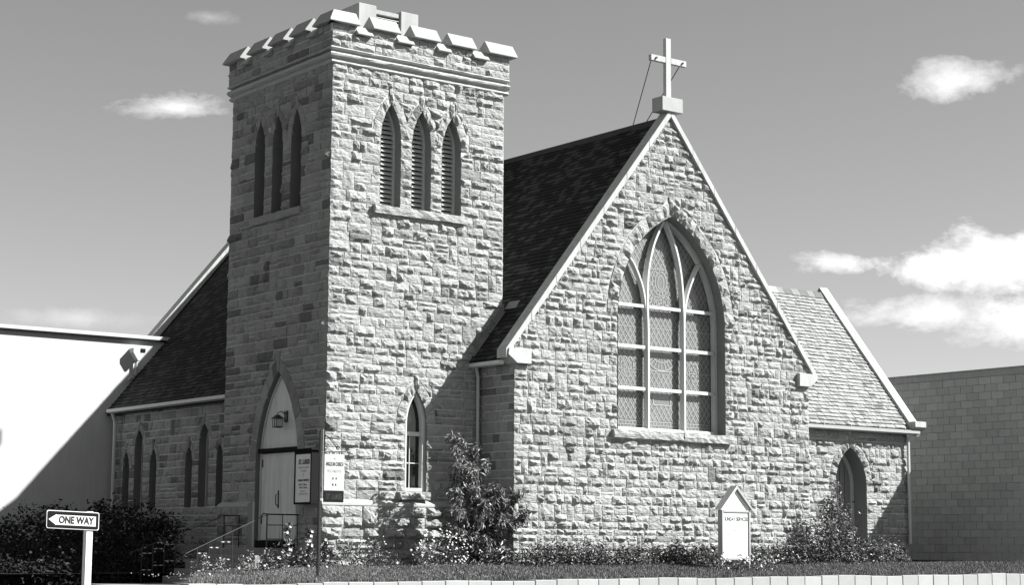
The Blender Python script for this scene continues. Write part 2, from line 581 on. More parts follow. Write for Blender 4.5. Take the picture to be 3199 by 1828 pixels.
tower = empty('tower', (2.6, 2.5, -0.5), parent=church)
sheet('wall', TF, [(0, -1), (TWX, -1), (TWX, TTOP), (0, TTOP)], [a.outline() for a in louv_f + [small_f]], MORTAR, tower)
sheet('wall', TL, [(0, -1), (TWY, -1), (TWY, TTOP), (0, TTOP)], [a.outline() for a in louv_l + [door_l]], MORTAR, tower)
b = MB()
b.add([(TWX, 0, -1), (TWX, TWY, -1), (0, TWY, -1), (TWX, 0, TTOP), (TWX, TWY, TTOP), (0, TWY, TTOP)], [(0, 1, 4, 3), (1, 2, 5, 4)])
b.build('wall', STONE[2], tower)
box('tower_roof', 0.02, TWX - .02, 0.02, TWY - .02, 12.0, 12.1, LEAD, tower, 0)

one = lambda x: (lambda v: x)
louv_brk = [8.27, 9.98]
lay(TF, tower, 1.05, 11.69, one(-0.02), one(TWX), louv_f + [small_f], seed=3, bulge=.065, breaks=[1.3, 2.95, 8.03, 8.27, 9.98])
lay(TL, tower, 1.05, 11.69, one(0.0), one(TWY), louv_l + [door_l], seed=4, bulge=0.07, breaks=[2.05, 8.03, 8.29, 10.05])
for a in louv_f: ring_stones(TF, tower, a, 4, bulge=.055)
for a in louv_l: ring_stones(TL, tower, a, 4, bulge=.04)
ring_stones(TF, tower, small_f, 5, bulge=.06)
ring_stones(TL, tower, door_l, 7)

# plinth: thicker base courses with a weathered top ledge
for (wl, a0, a1, nm) in ((TF, -0.14, 4.5, 'f'), (TL, -0.14, 1.08, 'l'), (TL, 3.42, TWY, 'l')):
    b = MB()
    b.prism([(0, -1), (0.12, -1), (0.12, 0.90), (0.15, 0.93), (0.15, 0.98), (0, 1.08)], lambda p, t, wl=wl: wl.P(t, p[1], p[0]), a0 if wl is TF else max(a0, 0.0), a1)
    b.build('plinth', [DRESSED], tower)
lay(TF, tower, -0.6, 0.92, one(-0.14), one(4.5), w=0.12, seed=5, bulge=.11, hmin=.22, hmax=.33, wmin=.3, wmax=.7)
lay(TL, tower, -0.6, 0.92, one(-0.12), one(1.08), w=0.12, seed=6, bulge=.05, hmin=.22, hmax=.33)
lay(TL, tower, -0.6, 0.92, one(3.42), one(TWY), w=0.12, seed=8, bulge=.05)

# string course round the tower head, two rolls
def run_profile(name, prof, mat, parent, x1=TWX, y1=TWY, n=26, rough=0.006):
    """profile (w, z) swept along the left wall, round the corner and along the front"""
    rnd = random.Random(len(prof))
    st = [('l', y1 + .1 - (y1 + .1) * k / n) for k in range(n)] + [('c', 0)] + [('f', (x1 + .1) * k / n) for k in range(1, n + 1)]
    v = []
    for kind, t in st:
        for (w, z) in prof:
            w = w + rnd.uniform(-rough, rough); z = z + rnd.uniform(-rough, rough) * .6
            if kind == 'l': v.append((-w, t, z))
            elif kind == 'f': v.append((t, -w, z))
            else: v.append((-w, -w, z))
    m = len(prof)
    f = [(i * m + j, i * m + j + 1, (i + 1) * m + j + 1, (i + 1) * m + j) for i in range(len(st) - 1) for j in range(m - 1)]
    f += [tuple(range(m)), tuple((len(st) - 1) * m + j for j in range(m))[::-1]]
    bb = MB(); bb.add(v, f)
    return bb.build(name, [mat], parent)


run_profile('string_course', [(-.02, 11.62), (.05, 11.63), (.085, 11.66), (.075, 11.70), (.035, 11.72), (.04, 11.75), (.09, 11.77), (.145, 11.80), (.16, 11.84), (.13, 11.88), (.03, 11.895), (.02, 11.95), (.13, 11.965), (.155, 11.99), (.12, 12.02), (-.02, 12.03)], DRESSED, tower, n=34, rough=.009)
# parapet, stepping out 0.1 m
b = MB()
b.box(-.09, TWX + .1, -.09, .36, 12.0, 12.42)
b.box(-.09, .36, .36, TWY + .1, 12.0, 12.42)
b.box(.36, TWX + .1, TWY - .26, TWY + .1, 12.0, 12.42)
b.box(TWX - .26, TWX + .1, .36, TWY - .26, 12.0, 12.42)
b.build('parapet', [MORTAR], tower)
lay(TF, tower, 12.03, 12.42, one(-.10), one(TWX + .1), w=.09, seed=9, bulge=.06, hmin=.15, hmax=.22, wmin=.25, wmax=.8)
lay(TL, tower, 12.03, 12.42, one(-.09), one(TWY + .1), w=.09, seed=10, bulge=.05, hmin=.15, hmax=.22)
capsF = [(-.25, .62), (1.0, 1.81), (2.22, 3.03), (3.36, 4.15), (4.55, 5.46)]
capsL = [(-.25, .62), (.93, 1.75), (2.02, 2.82), (3.08, 3.92), (4.25, 5.22)]
for i, (a, c) in enumerate(capsF):
    box('merlon', a + .16 if i == 0 else a, min(c, TWX + .1), -.09, .30, 12.42, 12.62, MORTAR, tower, 0)
    lay(TF, tower, 12.425, 12.62, one(max(a, -.09)), one(min(c, TWX + .1)), w=.09, seed=20 + i, bulge=.045, hmin=.15, hmax=.2, wmin=.25, wmax=.6)
for i, (a, c) in enumerate(capsL[1:]):
    box('merlon', -.09, .30, a, min(c, TWY + .1), 12.42, 12.62, MORTAR, tower, 0)
for i, (a, c) in enumerate(capsL):
    lay(TL, tower, 12.425, 12.62, one(max(a, -.0)), one(min(c, TWY + .1)), w=.09, seed=30 + i, bulge=.04, hmin=.15, hmax=.2)


def cap_block(name, wl, a, c, z0, zr, out, ridge, inn, lip, label=None, hipa=0.0):
    b = MB()
    pr = [(out, z0), (out, z0 + lip), (ridge, zr), (inn, z0 + lip), (inn, z0)]
    v = []
    for t0, k in ((a, 0), (c, 1)):
        for (w, z) in pr:
            t = t0
            if k == 0 and hipa: t = t0 + hipa * ((out - w) / (out - ridge) if w > ridge else 1.0)
            v.append(wl.P(t, z, w))
    f = [(i, (i + 1) % 5, 5 + (i + 1) % 5, 5 + i) for i in range(5)] + [(4, 3, 2, 1, 0), (5, 6, 7, 8, 9)]
    b.add(v, f)
    o = b.build(name, [CONCRETE], tower, 0.008)
    return o


for (a, c) in capsF[1:]:
    cap_block('cap_stone', TF, a, c, 12.62, 12.98, .25, .02, -.42, .035)
for (a, c) in capsL[1:]:
    cap_block('cap_stone', TL, a, c, 12.62, 12.98, .25, .02, -.42, .035)
cap_block('cap_stone', TF, -.25, .62, 12.62, 12.98, .25, .02, -.42, .035, hipa=.23)
cap_block('cap_stone', TL, -.25, .62, 12.62, 12.98, .25, .02, -.42, .035, hipa=.23)
for i in range(4):
    cap_block('low_cap_stone', TF, capsF[i][1] - .06, capsF[i + 1][0] + .02, 12.41, 12.66, .23, .03, -.34, .035)
    cap_block('low_cap_stone', TL, capsL[i][1] - .04, capsL[i + 1][0] + .02, 12.41, 12.66, .23, .03, -.34, .035)

# sills under the louvres
def rough_slab(name, wall, u0, u1, v0, v1, w0, w1, mat, parent, n=14, amp=.02, slope=.03):
    rnd = random.Random(int(u0 * 100))
    v, f = [], []
    for k in range(n + 1):
        u = u0 + (u1 - u0) * k / n
        for (w, z) in ((w0, v1 + slope), (w1, v1), (w1 + .012, (v0 + v1) / 2), (w1 - .01, v0), (w0, v0)):
            a = amp if w > w0 + .01 else 0
            v.append(wall.P(u, z + rnd.uniform(-a, a) * .5, w + rnd.uniform(-a, a)))
    for k in range(n):
        for j in range(4):
            f.append((k * 5 + j, k * 5 + j + 1, (k + 1) * 5 + j + 1, (k + 1) * 5 + j))
    f += [tuple(range(5)), tuple(n * 5 + j for j in range(5))]
    b = MB(); b.add(v, f)
    return b.build(name, [mat], parent)


rough_slab('window_sill', TF, 1.20, 3.98, 8.06, 8.25, -.28, .14, STONE[0], tower)
rough_slab('window_sill', TL, 1.28, 3.75, 8.08, 8.27, -.2, .12, STONE[2], tower)
rough_slab('window_sill', TF, 2.02, 2.90, 1.10, 1.27, -.1, .19, STONE[0], tower, 6)


def louvre(wall, ar, d, slat=0.115):
    reveal(wall, ar, d + .35, tower)
    frame = empty('louvre_window', wall.P(ar.c, ar.base, -d), parent=church)
    o = ar.outline(0.0, 8)
    i_ = ar.outline(-0.05, 8, ar.base + .04)
    v = [wall.P(p[0], p[1], -d) for p in o] + [wall.P(p[0], p[1], -d) for p in i_] + [wall.P(p[0], p[1], -d - .12) for p in i_]
    n = len(o)
    f = []
    for k in range(n):
        q = (k + 1) % n
        f += [(k, q, n + q, n + k), (n + k, n + q, 2 * n + q, 2 * n + k)]
    obj('frame', v, f, TRIM, frame)
    z = ar.base + .06
    while z < ar.apex - .12:
        h = ar.half(z + .04) - .05
        if h > .03:
            bb = MB()
            pts = [(-d - .02, z), (-d - .035, z - .012), (-d - .135, z + .075), (-d - .12, z + .09)]
            bb.prism(pts, lambda p, t: wall.P(ar.c + t, p[1], p[0]), -h, h)
            bb.build('slat', [TRIM], frame)
        z += slat
    # black sheet standing in for the unlit chamber behind the slats
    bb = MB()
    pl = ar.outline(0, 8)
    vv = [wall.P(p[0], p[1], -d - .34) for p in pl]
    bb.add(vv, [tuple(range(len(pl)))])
    bb.build('dark_chamber_sheet', [BLACK], frame)


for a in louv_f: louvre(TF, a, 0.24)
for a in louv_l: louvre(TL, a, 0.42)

# concrete vent housing on the tower roof
vent = empty('roof_vent', (2.6, 2.0, 12.1), parent=church)
box('vent_box', 1.65, 2.19, 1.5, 2.6, 12.1, 13.83, CONCRETE, vent, 0.012)
box('vent_box', 2.95, 3.50, 1.5, 2.6, 12.1, 13.83, CONCRETE, vent, 0.012)
box('vent_lintel', 2.19, 2.95, 1.55, 2.4, 13.64, 13.75, CONCRETE, vent, 0.006)
box('vent_back', 2.19, 2.95, 1.9, 2.4, 12.1, 13.64, BLACK, vent, 0)
for k in range(9):
    z = 13.56 - k * .085
    b = MB(); b.prism([(1.56, z), (1.54, z - .02), (1.68, z + .03), (1.70, z + .05)], lambda p, t: (t, p[0], p[1]), 2.19, 2.95)
    b.build('slat', [TRIM], vent)

# ---- small window in the tower front
def strip_frame(wall, ar, d, wd, dep, mat, parent, name='frame'):
    o = ar.outline(0.0, 10); i_ = ar.outline(-wd, 10, ar.base + wd)
    n = len(o)
    v = [wall.P(p[0], p[1], -d) for p in o] + [wall.P(p[0], p[1], -d) for p in i_] + [wall.P(p[0], p[1], -d - dep) for p in i_] + [wall.P(p[0], p[1], -d - dep) for p in o]
    f = []
    for k in range(n):
        q = (k + 1) % n
        f += [(k, q, n + q, n + k), (n + k, n + q, 2 * n + q, 2 * n + k), (3 * n + k, 3 * n + q, q, k)]
    return obj(name, v, f, mat, parent)


def bar(wall, u0, u1, v0, v1, w0, w1, mat, parent, name='glazing_bar', bevel=0.005):
    b = MB()
    v = [wall.P(u, z, w) for u in (u0, u1) for z in (v0, v1) for w in (w0, w1)]
    b.add(v, [(0, 1, 3, 2), (4, 6, 7, 5), (0, 4, 5, 1), (2, 3, 7, 6), (0, 2, 6, 4), (1, 5, 7, 3)])
    return b.build(name, [mat], parent, bevel)


def pane(wall, poly, w, mat, parent, name='pane'):
    return obj(name, [wall.P(p[0], p[1], w) for p in poly], [tuple(range(len(poly)))], mat, parent)


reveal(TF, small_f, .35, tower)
sw = empty('window', TF.P(2.575, 1.3), parent=church)
strip_frame(TF, small_f, 0.05, 0.085, 0.16, TRIM, sw)
bar(TF, 2.34, 2.81, 2.66, 2.76, -.12, -.19, TRIM, sw)
bar(TF, 2.34, 2.81, 1.98, 2.005, -.17, -.19, TRIM, sw)
bar(TF, 2.50, 2.525, 1.38, 2.66, -.17, -.19, TRIM, sw)
pane(TF, [(2.32, 1.36), (2.83, 1.36), (2.83, 2.7), (2.32, 2.7)], -.2, DGLASS, sw)
a_ = Arch(2.575, .25, 2.7, 2.95, 3.64)
pane(TF, a_.outline(0, 8), -.2, DGLASS, sw)

# ---- west door in the shaded side of the tower
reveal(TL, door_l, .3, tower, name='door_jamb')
dr = empty('door', TL.P(2.27, 0.1, 0), parent=church)
strip_frame(TL, Arch(2.27, .99, -.02, 2.05, 4.20), 0.09, 0.05, 0.1, TRIM, dr)
tym = Arch(2.27, .94, 2.36, 2.05, 4.14)
out = [p for p in tym.outline(0, 12) if p[1] >= 2.36 - 1e-6 or p[1] == 2.36]
hh = tym.half(2.36)
out = [(2.27 - hh, 2.36)] + [p for p in out if p[1] > 2.37] + [(2.27 + hh, 2.36)]
pane(TL, out, -.13, DOORP, dr, 'tympanum_panel')
bar(TL, 1.30, 3.24, 2.25, 2.36, -.02, -.18, BLACK, dr, 'transom')
bar(TL, 1.31, 2.262, 0.10, 2.24, -.13, -.18, DOORP, dr, 'door_leaf')
bar(TL, 2.278, 3.23, 0.10, 2.24, -.13, -.18, DOORP, dr, 'door_leaf')
bar(TL, 1.25, 3.28, -.09, 0.09, -.02, -.3, BLACK, dr, 'threshold')
for z in (0.5, 1.9):
    bar(TL, 3.15, 3.19, z, z + .2, -.115, -.13, IRON, dr, 'hinge', .003)
b = MB(); b.tube([TL.P(2.36, 1.25, -.12), TL.P(2.36, 1.2, -.05), TL.P(2.36, .98, -.05), TL.P(2.36, .92, -.12)], .013)
b.build('handle', [IRON], dr)
bar(TL, 2.335, 2.385, .88, 1.32, -.115, -.13, IRON, dr, 'handle_plate', .003)
bar(TL, 2.35, 2.37, 1.32, 2.0, -.125, -.132, DOORP, dr, 'groove_strip', 0)

# lantern over the door: a thing of its own
lan = empty('wall_lantern', (-.05, 2.12, 2.85), label='small black iron lantern fixed to the pale panel above the arched tower door', cat='lantern')
b = MB(); b.box(.08, .13, 1.98, 2.12, 2.98, 3.26); b.build('wall_plate', [IRON], lan, .01)
b = MB(); b.tube([(.09, 2.05, 3.18), (-.02, 2.06, 3.24), (-.10, 2.10, 3.20), (-.10, 2.10, 3.14)], .014); b.build('bracket', [IRON], lan)
b = MB()
cx, cy = -.10, 2.10
def frustum(b, cx, cy, z0, a, z1, c, m=0):
    v = [(cx + sx * a, cy + sy * a, z0) for sx, sy in ((-1, -1), (1, -1), (1, 1), (-1, 1))] + [(cx + sx * c, cy + sy * c, z1) for sx, sy in ((-1, -1), (1, -1), (1, 1), (-1, 1))]
    b.add(v, [(3, 2, 1, 0), (4, 5, 6, 7), (0, 1, 5, 4), (1, 2, 6, 5), (2, 3, 7, 6), (3, 0, 4, 7)], m)
frustum(b, cx, cy, 3.06, .125, 3.16, .03); b.build('lamp_cap', [IRON], lan)
b = MB()
for sx in (-1, 1):
    for sy in (-1, 1):
        b.tube([(cx + sx * .085, cy + sy * .085, 2.86), (cx + sx * .095, cy + sy * .095, 3.06)], .01, 4)
b.box(cx - .095, cx + .095, cy - .095, cy + .095, 2.84, 2.87)
for sy in (-1, 1): b.box(cx - .09, cx - .08, cy + sy * .002 - .006, cy + sy * .002 + .006, 2.87, 3.06)
b.build('cage', [IRON], lan)
b = MB(); frustum(b, cx, cy, 2.87, .075, 3.05, .082); b.build('lamp_glass', [grey_mat('frosted_glass', .45, .2, .1, 4, spec=.5)], lan)

# ================================================================== NAVE
nave = empty('nave', (9.67, 0, -0.5), parent=church)
GL = lambda v: 4.5 if v < 4.62 else XC - (GZ - .15 - v) / GS
GR = lambda v: 14.84 if v < 4.62 else XC + (GZ - .15 - v) / GS
sheet('wall', NF, [(4.5, -1), (14.84, -1), (14.84, 4.62), (XC + (GZ - .15 - 4.62) / GS, 4.62), (XC, GZ - .15), (XC - (GZ - .15 - 4.62) / GS, 4.62), (4.5, 4.62)], [bigwin.outline()], MORTAR, nave)
lay(NF, nave, -0.55, GZ - .3, lambda v: max(4.48, GL(v)) if v > 4.62 else 4.48, lambda v: GR(v), [bigwin], seed=12, hmin=.14, hmax=.27, wmin=.2, wmax=.55, bulge=.064, breaks=[2.74, 2.98, 4.62, 5.9])
ring_stones(NF, nave, bigwin, 11, bulge=.075)
sheet('wall', NL, [(-1.45, -1), (0, -1), (0, 4.75), (-1.45, 4.75)], [], MORTAR, nave)
lay(NL, nave, -.5, 4.5, one(-1.45), one(0), seed=13, bulge=.035)
obj('wall', [(14.84, -1.45, -1), (14.84, 13.6, -1), (14.84, 13.6, 4.62), (14.84, -1.45, 4.62)], [(0, 1, 2, 3)], STONE[2], nave)
rough_slab('window_sill', NF, 7.60, 10.0, 2.76, 2.97, -.35, .15, STONE[0], nave, 14, .018, .02)
rough_slab('window_sill', NF, 10.01, 11.80, 2.74, 2.96, -.35, .15, STONE[0], nave, 12, .018, .02)
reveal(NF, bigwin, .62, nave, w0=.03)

# roof slopes (top surface a little under the coping)
RZ = GZ - .24
def slope_slab(name, x0, z0, x1, z1, y0, y1, th, mat, parent):
    b = MB()
    b.prism([(x0, z0), (x1, z1), (x1, z1 - th), (x0, z0 - th)], lambda p, t: (p[0], t, p[1]), y0, y1)
    return b.build(name, [mat], parent)
roof = empty('main_roof', (XC, 5, 4.5), parent=church)
slope_slab('roof_deck', 4.18, RZ - (XC - 4.18) * GS, XC, RZ, -1.2, 14.0, .12, DARKSH, roof)
slope_slab('roof_deck', 15.1, RZ - (15.1 - XC) * GS, XC, RZ, -1.2, 14.0, .12, DARKSH, roof)
b = MB(); b.prism([(XC - .14, RZ - .12), (XC, RZ + .07), (XC + .14, RZ - .12)], lambda p, t: (p[0], t, p[1]), -1.15, 14.0); b.build('ridge_cap', [DARKSH2], roof)
# west block behind the tower
WX, WZ = 6.35, 11.1
wroof = empty('aisle_roof', (3, 9, 3.8), parent=church)
slope_slab('roof_deck', .27, 3.82, WX, WZ, 4.9, 13.7, .12, DARKSH, wroof)
slope_slab('roof_deck', 12.2, 3.88, WX, WZ, 4.9, 13.7, .12, DARKSH, wroof)

SH = []      # shingles: (eight corners, parent, visible size)
def shingles(p0, su, sv, nrm, ulen, vlen, expo, wavg, th, seed, clip=None, lift=.018, gp=.008):
    """courses of shingles on a slope: p0 eave corner, su along the eave, sv up the slope"""
    rnd = random.Random(seed)
    p0, su, sv, nrm = Vector(p0), Vector(su), Vector(sv).normalized(), Vector(nrm).normalized()
    out = []
    n = int(vlen / expo)
    for r in range(n):
        u = -rnd.uniform(0, wavg)
        v0 = r * expo
        while u < ulen:
            w = wavg * rnd.uniform(.55, 1.4)
            a, c = max(u, 0), min(u + w - gp, ulen)
            u += w
            if c - a < .03: continue
            if clip and not clip((a + c) / 2, v0): continue
            j = rnd.uniform(-.012, .012)
            l = lift * rnd.uniform(.7, 1.5)
            q = []
            for (uu, vv, h) in ((a, v0 + j, l + th), (c, v0 + j, l + th), (c, v0 + expo * 1.15, .004 + th * .5), (a, v0 + expo * 1.15, .004 + th * .5), (a, v0 + j, 0), (c, v0 + j, 0)):
                q.append(p0 + su * uu + sv * vv + nrm * h)
            out.append(q)
    return out
SHF = [(0, 1, 2, 3), (4, 5, 1, 0), (5, 2, 1), (4, 0, 3)]
sl_ = Vector((1, 0, GS)).normalized(); nl_ = Vector((-GS, 0, 1)).normalized()
def join_shingles(lst, mats, parent, name, midfn, kind='stuff'):
    b = MB()
    for q in lst: b.add(q, SHF, midfn())
    o = b.build(name, mats, parent)
    o['kind'] = kind
    return o
lst = shingles((4.16, -1.18, RZ - (XC - 4.16) * GS), (0, 1, 0), sl_, nl_, 8.6, 8.75, .15, .24, .022, 5, lambda u, v: not (u - 1.18 > .0 and u - 1.18 < 5.0 and 4.16 + v * sl_.x < 5.2))
lst_main = lst
join_shingles(lst, [DARKSH, DARKSH2], roof, 'shingle_courses', lambda: random.choice((0, 0, 1)))
wsl = Vector((WX - .27, 0, WZ - 3.82)).normalized()
lst = shingles((.24, 4.95, 3.785), (0, 1, 0), wsl, (-wsl.z, 0, wsl.x), 8.4, 9.4, .14, .24, .024, 6)
join_shingles(lst, [DARKSH, DARKSH2], wroof, 'shingle_courses', lambda: random.choice((0, 0, 1)))

# gable copings, kneelers, apex block
def coping(name, pts, y0, y1, parent=None):
    b = MB(); b.prism(pts, lambda p, t: (p[0], t, p[1]), y0, y1)
    return b.build(name, [COPING], parent or nave, .008)
seg = 7
for s in (-1, 1):
    z0, z1 = 4.80, GZ
    for k in range(seg):
        a = z0 + (z1 - z0) * k / seg + (.004 if k else 0); c = z0 + (z1 - z0) * (k + 1) / seg
        X = lambda z: XC + s * (GZ - z) / GS
        pts = [(X(a), a), (X(c), c), (X(c), c - .225), (X(a), a - .225)] if k < seg - 1 else [(X(a), a), (XC - s * 0.0, c), (XC, c - .225), (X(a), a - .225)]
        coping('gable_coping', pts, -1.56, -1.18)
for s in (-1, 1):
    e = lambda x: XC + s * x
    pts = [(e(4.72), 4.82), (e(5.42), 4.82), (e(5.44), 4.66), (e(5.16), 4.46), (e(4.72), 4.46)]
    coping('kneeler', pts, -1.60, -1.14)
box('apex_block', 9.27, 10.02, -1.62, -1.20, 11.56, 11.95, CONCRETE, nave, .012)
cross = empty('roof_cross', (9.64, -1.4, 11.95), label='tall white cross standing on the concrete block at the gable apex', cat='cross')
box('upright', 9.555, 9.735, -1.46, -1.34, 11.953, 13.62, COPING, cross, .006)
box('crossbar', 9.03, 9.552, -1.455, -1.345, 12.93, 13.09, COPING, cross, .006)
box('crossbar', 9.738, 10.30, -1.455, -1.345, 12.93, 13.09, COPING, cross, .006)
for x in (9.2, 10.15):
    b = MB(); b.tube([(x, -1.50, 13.01), (x, -1.34, 13.01)], .028, 8); b.build('bolt', [IRON], cross)
b = MB(); b.tube([(9.10, -1.36, 12.93), (9.62, -.02, 11.46)], .013, 5); b.build('stay_rod', [IRON], cross)
b = MB(); b.tube([(10.12, -1.36, 12.93), (9.72, -.42, 11.46)], .013, 5); b.build('stay_rod', [IRON], cross)

# gutters and pipes at the nook
gut = empty('rain_gutter', (4.2, -.7, 4.4), parent=church)
b = MB(); b.prism([(4.10, 4.53), (4.10, 4.44), (4.22, 4.42), (4.26, 4.53)], lambda p, t: (p[0], t, p[1]), -1.36, -.02); b.build('trough', [TRIM], gut)
b = MB(); b.tube([(4.30, -.12, 4.44), (4.36, -.12, 4.2), (4.36, -.12, -.4)], .042, 8); b.build('downpipe', [TRIM], gut)
# flashing strip where the roof meets the tower face
b = MB()
fl = [Vector((x, -.03, RZ - (XC - x) * GS)) for x in (4.25, 5.25)]
for k in range(2):
    a = fl[0].lerp(fl[1], k * .5 + .01); c = fl[0].lerp(fl[1], k * .5 + .49)
    b.add([a + Vector((0, 0, .02)), c + Vector((0, 0, .02)), c + Vector((0, 0, .26)), a + Vector((0, 0, .26)), a + nl_ * .045, c + nl_ * .045, c + nl_ * .045 + Vector((0, -.12, 0)), a + nl_ * .045 + Vector((0, -.12, 0))], [(0, 1, 2, 3), (4, 5, 6, 7)])
b.build('roof_flashing', [LEAD], roof)
b = MB(); q = Vector((5.28, -.02, RZ - (XC - 5.28) * GS)) + nl_ * .05
b.add([q, q + sl_ * .28, q + sl_ * .28 + Vector((0, -.5, 0)) * .9, q + Vector((0, -.5, 0))], [(0, 1, 2, 3)]); b.build('roof_flashing', [LEAD], roof)

# ---- great window
gw = empty('stained_glass_window', NF.P(9.72, 2.98), parent=church)
WD = .31
strip_frame(NF, bigwin, WD - .02, .10, .14, TRIM, gw)
def curve_bar(name, pts, wd, w0, w1, parent, mat=TRIM):
    """bar following 2D points in the wall plane"""
    v, f = [], []
    n = len(pts)
    for k, p in enumerate(pts):
        a, c = Vector(pts[max(k - 1, 0)]), Vector(pts[min(k + 1, n - 1)])
        t = (c - a).normalized(); nn = Vector((-t.y, t.x))
        for (o, w) in ((-wd / 2, w1), (-wd * .22, w0), (wd * .22, w0), (wd / 2, w1)):
            v.append(NF.P(p[0] + nn.x * o, p[1] + nn.y * o, -w))
    for k in range(n - 1):
        for j in range(3):
            f.append((k * 4 + j, k * 4 + j + 1, (k + 1) * 4 + j + 1, (k + 1) * 4 + j))
    f += [(0, 1, 2, 3), tuple((n - 1) * 4 + j for j in (3, 2, 1, 0))]
    b = MB(); b.add(v, f)
    return b.build(name, [mat], parent)


def smooth(pts, n=8):
    o = []
    P = [pts[0]] + list(pts) + [pts[-1]]
    for i in range(1, len(P) - 2):
        for k in range(n):
            t = k / n
            o.append(tuple(.5 * ((2 * P[i][c]) + (-P[i - 1][c] + P[i + 1][c]) * t + (2 * P[i - 1][c] - 5 * P[i][c] + 4 * P[i + 1][c] - P[i + 2][c]) * t * t + (-P[i - 1][c] + 3 * P[i][c] - 3 * P[i + 1][c] + P[i + 2][c]) * t ** 3) for c in (0, 1)))
    o.append(tuple(pts[-1]))
    return o
ML = smooth([(9.12, 3.02), (9.12, 4.5), (9.12, 5.6), (9.10, 6.3), (9.13, 7.17), (9.33, 7.97), (9.68, 8.64)])
MR = smooth([(10.40, 3.02), (10.40, 4.5), (10.40, 5.6), (10.39, 6.3), (10.30, 7.25), (10.10, 8.0), (9.76, 8.64)])
curve_bar('mullion', ML, .13, WD - .07, WD + .06, gw)
curve_bar('mullion', MR, .13, WD - .07, WD + .06, gw)
curve_bar('tracery_bar', smooth([(9.10, 5.9), (9.05, 6.35), (8.93, 6.85), (8.66, 7.38), (8.45, 7.6)]), .12, WD - .05, WD + .06, gw)
curve_bar('tracery_bar', smooth([(10.42, 5.9), (10.46, 6.35), (10.60, 6.85), (10.86, 7.38), (11.02, 7.6)]), .12, WD - .05, WD + .06, gw)
for z in (6.29, 5.20, 4.10):
    for (a, c) in ((7.9, 9.05), (9.19, 10.33), (10.47, 11.55)):
        if z > 6 and a < 8: a = 7.96
        if z > 6 and c > 11.5: c = 11.5
        bar(NF, a, c, z - .045, z + .045, -WD + .02, -WD - .06, TRIM, gw, 'transom_bar')
bar(NF, 7.84, 11.6, 2.99, 3.06, -WD + .06, -WD - .09, TRIM, gw, 'transom_bar')
def xat(curve, z):
    for k in range(len(curve) - 1):
        (x0, z0), (x1, z1) = curve[k], curve[k + 1]
        if z0 <= z <= z1: return x0 + (x1 - x0) * (z - z0) / max(z1 - z0, 1e-6)
    return curve[-1][0] if z > curve[-1][1] else curve[0][0]
XLs = [lambda z: bigwin.c - bigwin.half(z), lambda z: xat(ML, z), lambda z: xat(MR, z), lambda z: bigwin.c + bigwin.half(z)]
for col in range(3):
    for (z0, z1) in ((3.0, 4.10), (4.10, 5.20), (5.20, 6.29), (6.29, 8.72)):
        zs = [z0, z1] if z1 < 6.2 else [z0 + (z1 - z0) * k / 10 for k in range(11)]
        lft = [(XLs[col](z), z) for z in zs]
        rgt = [(XLs[col + 1](z), z) for z in zs if XLs[col + 1](z) - XLs[col](z) > .01][::-1]
        lft = lft[:len(rgt)]
        if len(lft) >= 2: pane(NF, lft + rgt, -WD - .155, GLASS, gw)
pane(NF, bigwin.outline(.1, 10), -WD - .24, BLACK, gw, 'backing')
# lead lattice: diamonds with borders and medallions
b = MB()
def came(p, q, wd=.016):
    d = Vector((q[0] - p[0], q[1] - p[1])); L = d.length
    if L < 1e-4: return
    d /= L; nn = Vector((-d.y, d.x)) * wd / 2
    c = [(p[0] - nn.x, p[1] - nn.y), (q[0] - nn.x, q[1] - nn.y), (q[0] + nn.x, q[1] + nn.y), (p[0] + nn.x, p[1] + nn.y)]
    b.add([NF.P(x, z, -WD - .142) for x, z in c], [(0, 1, 2, 3)])
def med(x, z):      # inside a medallion?
    if (x - 9.74) ** 2 / .10 + (z - 7.0) ** 2 / .16 < 1: return True
    if (x - 9.76) ** 2 / .25 + (z - 4.95) ** 2 / .14 < 1 and z < 5.15: return True
    if abs(x - 9.76) < .3 and 3.72 < z < 3.98: return True
    return False
def inside(x, z):
    if z < 3.27 or z > 8.6: return False
    h = bigwin.half(z) - .10
    return abs(x - bigwin.c) < h and not med(x, z)
dw, dh = .165, .235
for s in (-1, 1):
    k0 = -60
    for k in range(k0, 60):
        prev = None
        for i in range(0, 110):
            z = 3.2 + i * .05
            x = 9.72 + k * dw + s * (z - 3.2) * dw / dh
            if prev and inside(x, z) and inside(*prev): came(prev, (x, z))
            prev = (x, z)
rr = random.Random(3)
def ring(cx, cz, rx, rz, a0=0, a1=2 * PI, n=18, wd=.015):
    for k in range(n):
        t0, t1 = a0 + (a1 - a0) * k / n, a0 + (a1 - a0) * (k + 1) / n
        came((cx + rx * math.cos(t0), cz + rz * math.sin(t0)), (cx + rx * math.cos(t1), cz + rz * math.sin(t1)), wd)
ring(9.74, 7.02, .31, .38); ring(9.74, 7.02, .20, .27); ring(9.74, 7.0, .11, .19)
for k in range(14):
    t = 2 * PI * k / 14
    came((9.74 + .2 * math.cos(t), 7.02 + .27 * math.sin(t)), (9.74 + .31 * math.cos(t), 7.02 + .38 * math.sin(t)))
for k in range(16):
    x = 9.25 + k * .065
    came((x, 6.36), (x + rr.uniform(-.05, .05), 6.6)); came((x, 6.6), (x + .06, 6.62 + rr.uniform(-.05, .05)))
ring(9.76, 4.98, .48, .34, PI, 2 * PI, 14, .024); ring(9.76, 5.05, .30, .20, PI, 2 * PI, 12, .02)
for k in range(11):
    t = PI + PI * k / 10
    came((9.76 + .3 * math.cos(t), 5.05 + .2 * math.sin(t)), (9.76 + .48 * math.cos(t), 4.98 + .34 * math.sin(t)))
for k in range(7):
    t = PI + PI * (k + .5) / 7
    came((9.76, 5.1), (9.76 + .3 * math.cos(t), 5.05 + .2 * math.sin(t)), .012)
